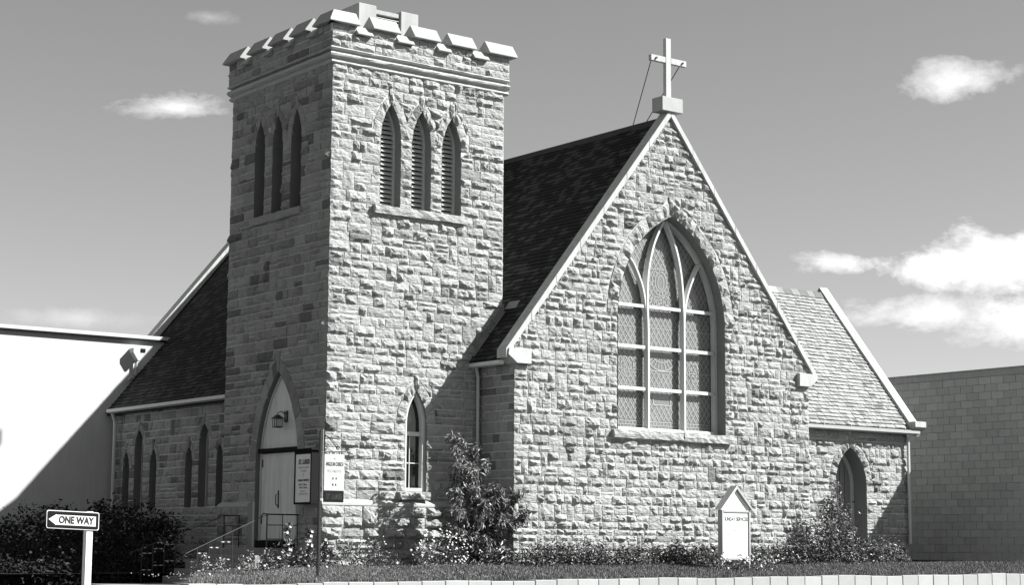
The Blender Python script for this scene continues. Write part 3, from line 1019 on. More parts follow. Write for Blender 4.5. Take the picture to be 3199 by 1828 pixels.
for (x0, z0, x1, z1) in ((9.46, 3.72, 10.06, 3.72), (9.46, 3.98, 10.06, 3.98), (9.46, 3.72, 9.46, 3.98), (10.06, 3.72, 10.06, 3.98)): came((x0, z0), (x1, z1), .022)
for cx_ in (8.55, 10.95):
    ring(cx_, 4.7, .22, .30); ring(cx_, 4.7, .12, .18)
for zz in (3.09, 3.17, 3.26):
    for (a, c) in ((7.9, 9.05), (9.2, 10.32), (10.48, 11.5)):
        came((a, zz), (c, zz), .014)
for r_, zz in enumerate((3.09, 3.17)):
    x = 7.95 + r_ * .06
    while x < 11.5:
        came((x, zz), (x, zz + .085), .012); x += .12
for z in (7.35, 5.75, 4.62):
    for (a, c) in ((0, 1), (1, 2), (2, 3)):
        came((XLs[a](z) + .08, z), (XLs[c](z) - .08, z), .02)
b.build('lead_lattice', [CAME], gw)['kind'] = 'stuff'

# ================================================================== AISLE BEHIND THE TOWER
aisle = empty('aisle', (.5, 9, -.5), parent=church)
sheet('wall', AL, [(4.9, -1), (12.6, -1), (12.6, 3.95), (4.9, 3.95)], [a.outline() for a in aisle_w], MORTAR, aisle)
lay(AL, aisle, -.4, 3.85, one(5.0), one(12.6), aisle_w, seed=14, bulge=.035, hmin=.15, hmax=.26, wmin=.2, wmax=.5, breaks=[.98, 2.25, 2.75])
for a in aisle_w:
    ring_stones(AL, aisle, a, 3, bulge=.03)
    reveal(AL, a, .40, aisle)
    w_ = empty('lancet_window', AL.P(a.c, a.base), parent=church)
    pane(AL, a.outline(.02, 8), -.36 if a.a < .22 else -.27, DGLASS, w_)
    strip_frame(AL, a, .30 if a.a < .22 else .2, .035, .06, TRIM if a.a > .22 else REVEAL, w_)
b = MB(); b.prism([(.08, 3.86), (.08, 3.77), (.2, 3.74), (.25, 3.86)], lambda p, t: (p[0], t, p[1]), 5.0, 12.35)
gut2 = empty('rain_gutter', (.2, 9, 3.7), parent=church)
b.build('trough', [TRIM], gut2)
b = MB(); b.tube([(.2, 12.2, 3.76), (.3, 12.2, 3.5), (.3, 12.2, -.7)], .055, 8); b.build('downpipe', [TRIM], gut2)
# coped far gable of this block, over the neighbour's roof
for k, (a, c, y0, y1, up_) in enumerate(((0.0, 1.0, 13.55, 13.95, .30),)):
    sx = (WX - .17); pts = [(.27, 3.82 + .05), (WX, WZ + .05), (WX, WZ + .05 + up_), (.27, 3.82 + .05 + up_)]
    b = MB(); b.prism(pts, lambda p, t: (p[0], t, p[1]), y0, y1); b.build('gable_coping', [COPING], aisle, .01)
sheet('wall', Wall((0, 13.6, 0), (1, 0, 0), (0, 1, 0)), [(.5, -1), (12, -1), (12, 4), (WX, WZ - .1), (.5, 4)], [], STONE[2], aisle)
sheet('wall', Wall((0, 5.0, 0), (1, 0, 0), (0, -1, 0)), [(5.2, -1), (12, -1), (12, 4), (WX, WZ - .1), (5.2, 10.1)], [], STONE[2], aisle)

# ================================================================== WING ON THE RIGHT
wing = empty('wing', (19, 2, -.4), parent=church)
sheet('wall', WF, [(14.8, -1), (22.95, -1), (22.95, 3.85), (14.8, 3.85)], [wdoor.outline()], MORTAR, wing)
lay(WF, wing, -.5, 3.62, one(17.2), one(22.97), [wdoor], seed=16, bulge=.06, hmin=.16, hmax=.27, wmin=.22, wmax=.6, breaks=[1.95, 3.12])
ring_stones(WF, wing, wdoor, 7, bulge=.065)
reveal(WF, wdoor, .62, wing, name='door_jamb')
wd_ = empty('side_door', WF.P(20.3, 0), parent=church)
strip_frame(WF, wdoor, .52, .09, .08, TRIM, wd_)
pane(WF, Arch(20.3, .66, -.1, 1.95, 3.05).outline(0, 10), -.58, grey_mat('grey_painted_door', .20, .6, .1, 3, spec=.4), wd_, 'door_leaf')
for k in range(5):
    x = 19.75 + k * .22
    bar(WF, x, x + .012, 0, 2.6, -.572, -.578, BLACK, wd_, 'plank_joint', 0)
sheet('wall', Wall((22.95, 0, 0), (0, 1, 0), (1, 0, 0)), [(2.0, -1), (9.0, -1), (9.0, 3.9), (5.5, 8.4), (2.0, 3.9)], [], STONE[2], wing)
WYR, WZR, WYE, WZE = 5.5, 8.50, 1.80, 3.80
wg = Vector((0, WYR - WYE, WZR - WZE)); wgl = wg.length; wgn = Vector((0, -wg.z, wg.y)).normalized()
roof3 = empty('wing_roof', (19, 3.6, 3.8), parent=church)
b = MB(); b.prism([(WYE, WZE - .02), (WYR, WZR - .02), (2 * WYR - WYE, WZE), (2 * WYR - WYE, WZE - .12), (WYR, WZR - .16), (WYE, WZE - .13)], lambda p, t: (t, p[0], p[1]), 14.0, 22.92); b.build('roof_deck', [CEDAR[3]], roof3)
wl_ = shingles((14.86, WYE - .03, WZE - .03), (1, 0, 0), wg, wgn, 8.0, wgl, .158, .21, .014, 8, lambda u, v: 14.86 + u > 15.4 + .0, lift=.034, gp=.016)
# individual shingles: the 300 nearest, the rest joined
wl_.sort(key=lambda q: (q[0] - CAMP).length)
vis = [q for q in wl_ if q[0].x > 17.6 + (q[0].z - 3.8) * -0.0 and q[0].z < 5.2]
ind = vis[:300]; ids = set(id(q) for q in ind)
rs = random.Random(5)
for q in ind:
    obj('shingle', q, SHF, rs.choices(CEDAR, (5, 5, 2, .5))[0], roof3)
join_shingles([q for q in wl_ if id(q) not in ids], CEDAR, roof3, 'shingle_courses', lambda: rs.choices((0, 1, 2, 3), (5, 5, 2, .5))[0])
x = 14.5
while x < 22.8:
    w_ = rs.uniform(.25, .4)
    b = MB(); b.prism([(WYR - .16, WZR - .12), (WYR, WZR + .10 + rs.uniform(0, .015)), (WYR + .16, WZR - .12)], lambda p, t: (t, p[0], p[1]), x, min(x + w_ - .01, 22.85)); b.build('ridge_shingle', [CEDAR[rs.randrange(4)]], roof3)
    x += w_
# coping of the wing's gable
b = MB()
b.prism([(1.62, 3.80), (WYR + .1, 8.80), (WYR + .1, 8.35), (1.75, 3.55)], lambda p, t: (t, p[0], p[1]), 22.86, 23.26)
b.build('gable_coping', [COPING], wing, .01)
b = MB(); b.prism([(9.4, 3.80), (WYR + .1, 8.80), (WYR + .1, 8.35), (9.2, 3.55)], lambda p, t: (t, p[0], p[1]), 22.86, 23.26); b.build('gable_coping', [COPING], wing, .01)
b = MB(); b.prism([(1.50, 4.02), (1.95, 4.02), (1.98, 3.76), (1.70, 3.70), (1.50, 3.84)], lambda p, t: (t, p[0], p[1]), 22.80, 23.34); b.build('kneeler', [COPING], wing, .01)
b = MB(); b.add([Vector((22.80, WYE, WZE + .03)), Vector((22.86, WYE, WZE + .03)), Vector((22.86, WYR, WZR + .05)), Vector((22.80, WYR, WZR + .05))], [(0, 1, 2, 3)]); b.build('roof_flashing', [TRIM], roof3)
gut3 = empty('rain_gutter', (19, 1.7, 3.6), parent=church)
b = MB(); b.prism([(1.60, 3.74), (1.60, 3.64), (1.72, 3.61), (1.80, 3.74)], lambda p, t: (t, p[0], p[1]), 16.5, 23.15); b.build('trough', [METAL], gut3)
b = MB(); b.tube([(22.86, 1.68, 3.64), (22.86, 1.86, 3.45), (22.86, 1.86, .15)], .05, 8); b.build('downpipe', [TRIM], gut3)
for x in (18.7, 19.9, 21.2, 22.4):
    b = MB(); b.box(x, x + .03, 1.58, 1.84, 3.745, 3.80); b.build('gutter_strap', [METAL], gut3)

# ================================================================== emit the stones
def area(c):
    return abs(sum(c[i][0] * c[(i + 1) % 4][1] - c[(i + 1) % 4][0] * c[i][1] for i in range(4))) / 2
def seen(s):
    wl, c, w = s[0], s[1], s[2]
    p = wl.P(sum(q[0] for q in c) / 4, sum(q[1] for q in c) / 4, w)
    d = CAMP - p
    vis_ = 1.0
    if p.z < -.25: vis_ = .2
    if wl is WF and p.x < 18.5: vis_ = .05
    return area(c) * max(0, d.normalized().dot(wl.n)) / d.length_squared * vis_
plain = [s for s in STONES if s[4] == 'stone']
plain.sort(key=seen, reverse=True)
singles = set(id(s) for s in plain[:300])
rs = random.Random(11)
rest = MB()
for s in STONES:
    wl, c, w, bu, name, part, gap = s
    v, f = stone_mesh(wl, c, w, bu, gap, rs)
    mi = rs.choices(range(6), (3, 4, 4, 4, 3, 1.6) if wl in (TL, AL, NL) else (5, 6, 5, 3.5, 1.6, .35))[0]  # shaded walls: wider stone mix, weighted dark to deepen their shade by colour
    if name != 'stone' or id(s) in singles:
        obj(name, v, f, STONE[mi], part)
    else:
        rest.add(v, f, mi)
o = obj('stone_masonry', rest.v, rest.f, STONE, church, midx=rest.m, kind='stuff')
print('stones', len(STONES), 'plain', len(plain), 'rest verts', len(rest.v))
#PART2
# ================================================================== SITE
def sstep(a, b, x):
    t = min(max((x - a) / (b - a), 0), 1)
    return t * t * (3 - 2 * t)


def ground_z(x, y):
    edge = -0.79 + 0.0045 * (x + 6) if x < 10 else -0.718 + .004 * (x - 10)
    z_r = edge + .1 * min(max(y + 5, 0), 2.6)
    z_r = max(z_r, -0.52) if y > -2.4 else z_r
    z_l = edge + .05 * min(max(y + 5, 0), 2.0)
    k = sstep(-3.5, .5, x)
    z = z_l * (1 - k) + z_r * k
    if y > 5 and x < 0: z = -0.7
    return z + .012 * math.sin(2.1 * x + y) + .01 * math.sin(3.7 * y - x)


obj('ground', [(-900, -900, -1.75), (900, -900, -1.75), (900, 900, -1.75), (-900, 900, -1.75)], [(0, 1, 2, 3)], ASPH, kind='structure')
def grid(name, x0, x1, y0, y1, step, mat, zf, skip=None, **kw):
    nx, ny = int((x1 - x0) / step), int((y1 - y0) / step)
    v = [(x0 + (x1 - x0) * i / nx, y0 + (y1 - y0) * j / ny, 0) for j in range(ny + 1) for i in range(nx + 1)]
    v = [(x, y, zf(x, y)) for x, y, _ in v]
    f = []
    for j in range(ny):
        for i in range(nx):
            a = j * (nx + 1) + i
            cx, cy = (v[a][0] + v[a + nx + 2][0]) / 2, (v[a][1] + v[a + nx + 2][1]) / 2
            if skip and skip(cx, cy): continue
            f.append((a, a + 1, a + nx + 2, a + nx + 1))
    return obj(name, v, f, mat, kind='structure', smooth=True, **kw)


grid('lawn', -6.2, 30, -4.9, 12.6, .3, LAWNM, ground_z, lambda x, y: (x < -.9 and .62 < y < 3.9) or (y <= .7 and x < -6.2 + (y + 5) * .58) or (y > 3.8 and x < -.9))
obj('soil', [(-40, -5.3, -1.05), (-6.2, -5.3, -1.05), (-2.9, .7, -1.05), (-2.9, 4, -1.05), (-40, 4, -1.05)], [(0, 1, 2, 3, 4)], SOIL, kind='structure')
obj('planting_bed', [(-40, 3.9, -.72), (-.9, 3.9, -.72), (-.9, 12.6, -.72), (-40, 12.6, -.72)], [(0, 1, 2, 3)], SOIL, kind='structure')
box('path', -4.3, -2.4, .7, 3.85, -1.2, -0.955, PAVE, bevel=0, kind='structure')
box('pavement', -30, 45, -8.5, -5.3, -1.75, -1.60, PAVE, bevel=0, kind='structure')
# block retaining wall along the pavement
rw = empty('retaining_wall', (5, -5.1, -1.6), label='low wall of pale concrete blocks along the front edge of the lawn', cat='wall')
x = -6.2
rs = random.Random(2)
k = 0
while x < 27:
    w_ = .60
    zt = ground_z(min(x + .3, 27), -5.0) + .012
    bb = box('block', x + .006, x + w_ - .006, -5.28 + rs.uniform(-.004, .004), -4.93, zt - .36, zt + rs.uniform(-.004, .004), RETW, rw, .012)
    box('block', x + .006 - .3 * (k % 2), x + w_ - .006 - .3 * (k % 2), -5.28 + rs.uniform(-.004, .004), -4.95, -1.62, zt - .368, RETW, rw, .012)
    x += w_; k += 1
for k in range(9):
    y = -4.9 + k * .6
    x_ = -6.16 + (y + 5.2) * .58
    b = MB(); zt = ground_z(x_, y) - .01
    b.prism([(x_, y), (x_ + .30, y), (x_ + .30 + .34, y + .59), (x_ + .34, y + .59)], lambda p, t: (p[0], p[1], t), zt - .5, zt)
    b.build('block', [STEPM], rw, .01)

# steps, landing and the low stair wall
st = empty('entrance_steps', (-1.2, 2.3, -.95), label='concrete steps rising to the landing of the shaded tower door', cat='steps')
box('landing', -1.05, -.14, .95, 3.6, -.6, -.09, STEPM, st, .015)
for k in range(5):
    z = -.26 - .172 * k
    box('step', -1.05 - .30 * (k + 1), -1.05 - .30 * k + (-.004), .85, 3.75, z - .4, z, STEPM, st, .015)

# iron railings
def railing(label, y, stairs, x_top, x_end, twist):
    r = empty('iron_railing', (x_end, y, -.09), label=label, cat='railing')
    zb = -.09
    b = MB(); b.tube([(x_top, y, .70), (-.18, y, .70)], .017, 5)
    b.tube([(x_top, y, .70), (x_top - .1, y, .72), (x_top - .16, y, .64)], .017, 5)
    b.build('handrail', [IRON], r)
    if stairs:
        b = MB(); b.tube([(x_top, y, .69), (-3.12, y, -.22), (-3.16, y, -.27), (-3.1, y, -.30)], .009, 5); b.build('stair_rail', [IRON2 if twist else IRON], r)
    for px in (x_top, x_top + .42, -.2):
        b = MB(); b.tube([(px, y, zb), (px, y, .72)], .019 if px == x_top else .013, 5); b.build('post', [IRON], r)
    for z in (.12, .45):
        b = MB(); b.tube([(x_top, y, z), (-.2, y, z)], .012, 5); b.build('rail', [IRON], r)
    if stairs:
        xs = [-1.93, -2.23, -2.53, -2.83]
        for px in xs:
            zt = .69 + (px - x_top) / (-3.12 - x_top) * (-.91)
            b = MB(); b.tube([(px, y, zt - .82), (px, y, zt)], .011, 5); b.build('post', [IRON], r)
        for i in range(3):
            for dz in (.12, .52):
                zt = .69 + (xs[i + 1] - x_top) / (-3.12 - x_top) * (-.91) - dz
                v, f = [], []
                n = 16
                for k in range(n + 1):
                    a = PI * 2 * k / n
                    X_ = xs[i + 1] + (.3) * k / n
                    for s in (-1, 1):
                        v.append((X_, y + s * .014 * math.cos(a), zt + s * .014 * math.sin(a)))
                f = [(2 * k, 2 * k + 1, 2 * k + 3, 2 * k + 2) for k in range(n)]
                obj('twisted_bar', v, f, METAL, r)
    return r


railing('near iron stair railing with twisted bars beside the flower bed', .86, True, -1.03, -.2, True)
railing('far iron railing on the landing nearest the dark shrubs', 3.72, True, -.62, -.2, False)

# ---- case on the tower wall
nb = empty('sign_case', (-.3, .35, 1.0), label='narrow black wall case beside the tower door with a white sheet of service times', cat='notice board')
b = MB()
b.box(-.40, -.13, -.05, .74, .94, .985); b.box(-.40, -.13, -.05, .74, 2.12, 2.20); b.box(-.40, -.13, -.05, 0.0, .985, 2.12); b.box(-.40, -.13, .69, .74, .985, 2.12)
b.box(-.44, -.10, -.10, .79, 2.202, 2.25)
b.build('case', [BLACK], nb, .006)
box('sheet', -.385, -.14, .003, .687, .988, 2.117, PAPER, nb, 0)
box('bracket', -.128, -.02, .1, .6, 1.2, 1.5, BLACK, nb, 0)


def text(name, body, size, loc, xd, yd, mat, parent, width=None, bold=0.0):
    cu = bpy.data.curves.new(name, 'FONT')
    cu.body = body
    cu.size = size
    cu.align_x = 'CENTER'
    cu.align_y = 'CENTER'
    cu.extrude = 0.001
    cu.offset = bold
    cu.resolution_u = 3
    cu.materials.append(mat)
    t = bpy.data.objects.new(name + '_curve', cu)
    COL.objects.link(t)
    dg = bpy.context.evaluated_depsgraph_get()
    me = bpy.data.meshes.new_from_object(t.evaluated_get(dg))
    bpy.data.objects.remove(t)
    xs = [v.co.x for v in me.vertices]
    k = width / (max(xs) - min(xs)) if width else 1
    mx = (max(xs) + min(xs)) / 2
    X_, Y_ = Vector(xd), Vector(yd)
    Z_ = X_.cross(Y_)
    vs = [Vector(loc) + X_ * (v.co.x - mx) * k + Y_ * v.co.y + Z_ * v.co.z for v in me.vertices]
    return obj(name, vs, [tuple(p.vertices) for p in me.polygons], mat, parent)


def ltext(body, size, y, z, mat, w, bold=0): text('lettering', body, size, (-.389, y, z), (0, -1, 0), (0, 0, 1), mat, nb, w, bold)
ltext('S\u1d40 LUKES' if False else 'ST. LUKES', .15, .30, 1.93, INK, .50, .006)
ltext('ANGLICAN CHURCH', .06, .32, 1.80, INKF, .46)
ltext('OF CANADA', .06, .32, 1.72, INKF, .25)
ltext('SUNDAY SERVICES', .065, .32, 1.50, INK, .50, .002)
ltext('8.00 & 11.00 am', .06, .35, 1.40, INK, .36)
ltext('9.30 & 7.30 pm', .06, .33, 1.33, INK, .36)
ltext('RECTOR', .05, .34, 1.24, INKF, .2)
ltext('ALL ARE WELCOME', .05, .34, 1.18, INKF, .42)
b = MB(); b.box(-.389, -.387, .325, .335, 1.58, 1.67); b.box(-.389, -.387, .305, .355, 1.63, 1.64); b.build('cross_mark', [INKF], nb)

# ---- hanging sign on its post on the lawn
hs = empty('hanging_sign', (-2.56, -4, ground_z(-2.56, -4)), label='white and black church sign hanging from a scrolled bracket on a slim dark post', cat='sign')
b = MB(); b.tube([(-2.56, -4, -.76), (-2.56, -4, .8)], .034, 8); b.build('post', [IRON], hs)
b = MB(); b.tube([(-2.56, -4, .8), (-2.56, -4, 2.40)], .030, 8); b.build('post', [IRON], hs)
b = MB(); b.tube([(-2.50, -4.01, .85), (-2.50, -4.01, 2.42)], .010, 6); b.build('edge_strip', [METAL], hs)
b = MB()
b.tube([(-2.56, -4, 1.93), (-1.99, -4, 1.96)], .014, 5)
b.tube([(-2.5, -4, 2.32), (-2.38, -4, 2.26), (-2.25, -4, 2.14), (-2.13, -4, 2.02)], .010, 5)
b.tube([(-2.13, -4, 2.10), (-2.3, -4, 2.22), (-2.5, -4, 2.34)], .008, 5)
for (cx_, cz_, r_) in ((-2.44, 2.02, .05), (-2.13, 2.03, .045), (-1.90, 2.02, .04)):
    b.tube([(cx_ + r_ * math.cos(t) * (1 - t * .06), -4, cz_ + r_ * math.sin(t) * (1 - t * .06)) for t in [k * .55 for k in range(12)]], .011, 4)
b.tube([(-1.99, -4, 1.96), (-1.92, -4, 1.97)], .012, 5)
b.tube([(-2.63, -4, 2.37), (-2.56, -4, 2.39), (-2.50, -4, 2.37)], .014, 5)
b.build('bracket', [IRON], hs)
for x in (-2.33, -2.08):
    b = MB(); b.tube([(x, -4, 1.95), (x, -4, 1.87)], .009, 5); b.build('hanger', [IRON], hs)
box('sign_panel', -2.46, -1.965, -4.014, -3.986, 1.13, 1.895, SIGNG, hs, .004)
box('black_panel', -2.46, -1.968, -4.016, -3.984, .885, 1.128, BLACK, hs, .004)
def htext(body, size, z, mat, w, bold=0, x=-2.21, y=-4.017): return text('lettering', body, size, (x, y, z), (1, 0, 0), (0, 0, 1), mat, hs, w, bold)
htext('THE', .05, 1.80, INKF, .06)
htext('ANGLICAN CHURCH', .12, 1.685, INK, .43, .001)
htext('WELCOMES YOU', .09, 1.54, INKF, .35, .001)
htext('ST. LUKES', .15, 1.00, INKD, .38, 0, y=-4.019)
b = MB()
b.prism([(-2.27, 1.43), (-2.15, 1.43), (-2.15, 1.30), (-2.21, 1.20), (-2.27, 1.30)], lambda p, t: (p[0], t, p[1]), -4.0145, -4.0165)
b.build('shield', [INKF], hs)
for (x, z) in ((-2.245, 1.385), (-2.165, 1.385), (-2.245, 1.255), (-2.175, 1.255)):
    b = MB(); b.prism([(x - .016, z - .02), (x + .016, z - .02), (x + .018, z + .02), (x - .012, z + .022)], lambda p, t: (p[0], t, p[1]), -4.017, -4.019); b.build('shield_mark', [INK], hs)

# ---- gabled notice board in the bed
no = empty('notice_board', (10, -3.4, -.6), label='white gabled notice board headed Sunday Services among low plants', cat='notice board')
Y0 = -3.52
FR = grey_mat('grey_painted_frame', .34, .6, .12, 4, .1, spec=.3)
b = MB(); b.box(9.50, 9.56, Y0, Y0 + .16, -.32, .93); b.box(10.44, 10.50, Y0, Y0 + .16, -.32, .93); b.box(9.56, 10.44, Y0, Y0 + .16, -.32, -.26); b.box(9.56, 10.44, Y0, Y0 + .16, .87, .93)
b.build('frame', [FR], no, .008)
box('sign_face', 9.56, 10.44, Y0 + .03, Y0 + .14, -.26, .87, PAPER, no, 0)
b = MB(); b.prism([(9.47, .935), (10.53, .935), (10.0, 1.44)], lambda p, t: (p[0], t, p[1]), Y0 + .03, Y0 + .14); b.build('gable_face', [PAPER], no)
b = MB(); b.prism([(9.42, .935), (9.48, .935), (10.0, 1.47), (10.0, 1.55)], lambda p, t: (p[0], t, p[1]), Y0 - .04, Y0 + .20); b.build('roof_board', [TRIM], no)
b = MB(); b.prism([(10.58, .935), (10.52, .935), (10.003, 1.47), (10.003, 1.55)], lambda p, t: (p[0], t, p[1]), Y0 - .04, Y0 + .20); b.build('roof_board', [FR], no)
for x in (9.53, 10.47):
    box('leg', x - .03, x + .03, Y0 + .02, Y0 + .12, -.8, -.322, FR, no, .005)
def ntext(body, size, x, z, mat, w, bold=0): return text('lettering', body, size, (x, Y0 + .028, z), (1, 0, 0), (0, 0, 1), mat, no, w, bold)
ntext('SUNDAY SERVICES', .13, 10.01, .70, INK, .80, .004)
for z, a, c in ((.53, 'HOLY COMMUNION', '8 A.M.'), (.42, 'FAMILY COMMUNION', '9.30 A.M.'), (.31, 'MORNING PRAYER', '11 A.M.'), (.21, 'EVENSONG', '7.30 P.M.')):
    ntext(a, .06, 9.84, z, INKF, .42); ntext(c, .06, 10.28, z, INKF, .22)
ntext('RECTOR', .055, 10.02, .08, INKF, .16)
ntext('THE REV. CANON', .05, 9.92, 0.0, INKF, .42); ntext('TEL.', .05, 10.28, 0.0, INKF, .2)
for body, t, sg in (("ST. LUKE'S", .5, -1), ('CHURCH', .5, 1)):
    cx_, cz_ = 10.0 + sg * .24, 1.17
    a = math.atan2(.5, .53) * (-sg)
    text('lettering', body, .075, (cx_ - sg * .03, Y0 + .028, cz_ - .03), (math.cos(a), 0, math.sin(a)), (-math.sin(a), 0, math.cos(a)), INKD if False else INKF, no, .40 if sg < 0 else .34)

# ---- one way sign at the corner
ow = empty('one_way_sign', (-10.5, -9.6, -1.6), label='black and white ONE WAY street sign on a white square post at the corner', cat='sign')
box('post', -10.245, -10.13, -9.55, -9.44, -1.75, .50, PAPER, ow, .006)
b = MB()
def rrect(x0, x1, z0, z1, r):
    p = []
    for cx_, cz_, a0 in ((x1 - r, z1 - r, 0), (x0 + r, z1 - r, 90), (x0 + r, z0 + r, 180), (x1 - r, z0 + r, 270)):
        for k in range(5): p.append((cx_ + r * math.cos(math.radians(a0 + k * 22.5)), cz_ + r * math.sin(math.radians(a0 + k * 22.5))))
    return p
tl = lambda p, t: (p[0], t - .0, p[1] - .035 * (p[0] + 10.45))
for nm, q, m, y in (('sign_edge', (-10.93, -10.04, .215, .50, .03), PAPER, -9.57), ('sign_face', (-10.918, -10.052, .227, .488, .025), BLACK, -9.574)):
    b = MB(); b.prism(rrect(*q), tl, y, y + .0035); b.build(nm, [m], ow)
b = MB(); b.prism([(-10.90, .357), (-10.77, .44), (-10.77, .432), (-10.10, .432), (-10.10, .275), (-10.77, .275), (-10.77, .267)], tl, -9.578, -9.5745); b.build('white_arrow', [PAPER], ow)
text('lettering', 'ONE WAY', .155, (-10.43, -9.581, .352), (.9994, 0, -.035), (.035, 0, .9994), INK, ow, .60, .006)

# ================================================================== NEIGHBOURS
nbl = empty('left_building', (-10, 18, -1.6), label='plain white rendered building behind the church on the left with a flat roof', cat='building')
b = MB(); b.box(-7.5, 2.75, 12.7, 32, -1.7, 6.0); b.build('wall', [WALLW], nbl)
b = MB(); b.box(-7.6, 2.85, 12.6, 32.1, 6.045, 6.15); b.build('parapet_fascia', [WALLW], nbl)
b = MB(); b.box(-7.6, 2.85, 12.58, 32.1, 6.0, 6.043); b.build('shadow_line_strip', [BLACK], nbl)  # black strip drawing the shadow line under the fascia
dn = empty('rain_head', (1.1, 12.6, 5.0), parent=nbl)
b = MB(); b.prism([(.90, 5.74), (1.28, 5.74), (1.28, 5.60), (1.12, 5.36), (1.06, 5.36), (.90, 5.60)], lambda p, t: (p[0], t, p[1]), 12.42, 12.69); b.build('hopper', [TRIM], dn, .01)
box('overflow', 1.14, 1.285, 12.40, 12.415, 5.62, 5.73, BLACK, dn, 0)
b = MB(); b.tube([(1.09, 12.6, 5.38), (1.09, 12.6, 4.95), (1.0, 12.6, 4.87), (.86, 12.6, 4.80)], .045, 6); b.build('rain_pipe', [METAL], dn)

nbr = empty('right_building', (32, 10, -1.6), label='dark concrete block building close behind the right end of the church', cat='building')
b = MB(); b.box(26.06, 44, -4.0, 30, -1.7, 5.62); b.build('wall', [WALLC], nbr)
b = MB(); b.box(25.97, 44.1, -4.06, 30, 5.62, 5.84); b.build('parapet_band', [CONCRETE], nbr, .01)
b = MB(); b.box(25.94, 44.13, -4.09, 30, 5.843, 5.88); b.build('cap_flashing', [METAL], nbr)
bl = MB(); bl.box(0, .055, .005, .495, .005, .245)
proto = None
blocks = []
r_ = 0
z = 5.37
while z > -.8:
    y = -4 + (.25 if r_ % 2 else 0)
    while y < 9.5:
        blocks.append((y, z)); y += .5
    z -= .25; r_ += 1
blocks.sort(key=lambda q: (q[0] - 3) ** 2 + (q[1] - 4.5) ** 2 * .6)
cube = None
restb = MB()
for i, (y, z) in enumerate(blocks):
    if i < 290:
        if cube is None:
            cube = box('block', 26.0, 26.06, y + .005, y + .495, z + .004, z + .246, WALLC, nbr, .004)
            me0, l0, wy, wz = cube.data, cube.location.copy(), y, z
        else:
            c = bpy.data.objects.new('block', me0)
            c.location = l0 + Vector((-random.uniform(0, .006), y - wy, z - wz))
            COL.objects.link(c); c.parent = nbr
    else:
        restb.box(26.0, 26.06, y + .005, y + .495, z + .004, z + .246)
restb.build('block_courses', [WALLC], nbr)['kind'] = 'stuff'

# ================================================================== PLANTS
def leaf_mesh(name, P, size, mats, parent=None, droop=0.3, seed=0, aspect=2.2, weights=None, **kw):
    """one mesh of folded leaf blades at the points P (n, 3)"""
    g = np.random.default_rng(seed)
    P = np.asarray(P, float)
    n = len(P)
    th = g.uniform(0, 2 * PI, n)
    el = g.normal(-droop, .5, n)
    d = np.stack([np.cos(th) * np.cos(el), np.sin(th) * np.cos(el), np.sin(el)], 1)
    a = g.normal(0, 1, (n, 3))
    s = np.cross(d, a); s /= np.linalg.norm(s, axis=1)[:, None] + 1e-9
    nn = np.cross(d, s)
    L = size * g.uniform(.45, 1.55, n)[:, None]
    Wd = L / aspect
    v0 = P; v1 = P + d * L * .5 + s * Wd * .5 + nn * L * .08; v2 = P + d * L - nn * L * .05; v3 = P + d * L * .5 - s * Wd * .5 + nn * L * .08
    V = np.stack([v0, v1, v2, v3], 1).reshape(-1, 3)
    F = np.arange(4 * n).reshape(n, 4)
    F = np.concatenate([F[:, [0, 1, 2]], F[:, [0, 2, 3]]])
    mi = g.choice(len(mats), n, p=weights)
    mi = np.concatenate([mi, mi])
    c = np.array([V[:, 0].mean(), V[:, 1].mean(), V[:, 2].min()])
    me = bpy.data.meshes.new(name)
    me.from_pydata((V - c).tolist(), [], F.tolist())
    for m in mats: me.materials.append(m)
    me.polygons.foreach_set('material_index', mi.tolist())
    me.update()
    o = bpy.data.objects.new(name, me)
    o.location = Vector(c)
    return link(o, parent, **kw)


def blob_pts(g, n, c, r, shell=.5):
    d = g.normal(0, 1, (n, 3)); d /= np.linalg.norm(d, axis=1)[:, None]
    rad = g.uniform(shell ** 3, 1, n) ** (1 / 3)
    return np.array(c) + d * rad[:, None] * np.array(r)


LEAFD = [grey_mat('shade_leaf_%d' % i, a, 0.75, 0.3, 8, 0, spec=0.15) for i, a in enumerate((0.018, 0.035, 0.06, 0.1))]  # darker copies of the leaf tones, with the bed's shade put into the colour
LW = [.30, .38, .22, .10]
ORD = ('first', 'second', 'third', 'fourth', 'fifth', 'sixth', 'seventh', 'eighth', 'ninth', 'tenth', 'eleventh', 'twelfth', 'thirteenth', 'fourteenth', 'fifteenth', 'sixteenth')
def shrub(name, label, cat, base, clumps, nleaf, size, seed, group=None, droop=.3, mats=None, weights=None, stems=True, flowers=None, aspect=2.2):
    g = np.random.default_rng(seed)
    e = empty(name, base, label=label, cat=cat, group=group)
    pts = []
    b = MB()
    for (x, y, z, rx, ry, rz) in clumps:
        k = max(8, int(nleaf * (rx * ry * rz) ** (2 / 3)))
        # several little clusters in each clump so that gaps show
        m = max(3, int(k / 22))
        cc = blob_pts(g, m, (x, y, z), (rx, ry, rz), .3)
        for q in cc:
            pts.append(q + g.normal(0, min(rx, .5) * .22 + .02, (k // m + 1, 3)))
        if stems:
            s = Vector(base) + Vector((g.uniform(-.1, .1), g.uniform(-.05, .05), 0))
            mid = Vector(((s.x + x) / 2 + g.uniform(-.06, .06), (s.y + y) / 2, (s.z + z) / 2))
            b.tube([s, mid, (x, y, z)], [.022, .015, .007], 5)
            for q in cc[:5]: b.tube([(x, y, z), tuple(q)], [.007, .004], 4)
    P = np.concatenate(pts)
    if b.v: b.build('stem', [BARK], e)
    o = leaf_mesh('foliage', P, size, mats or LEAF, e, droop, seed, aspect, weights or LW)
    if flowers:
        fl_blooms(g, P, flowers, e)
    return e


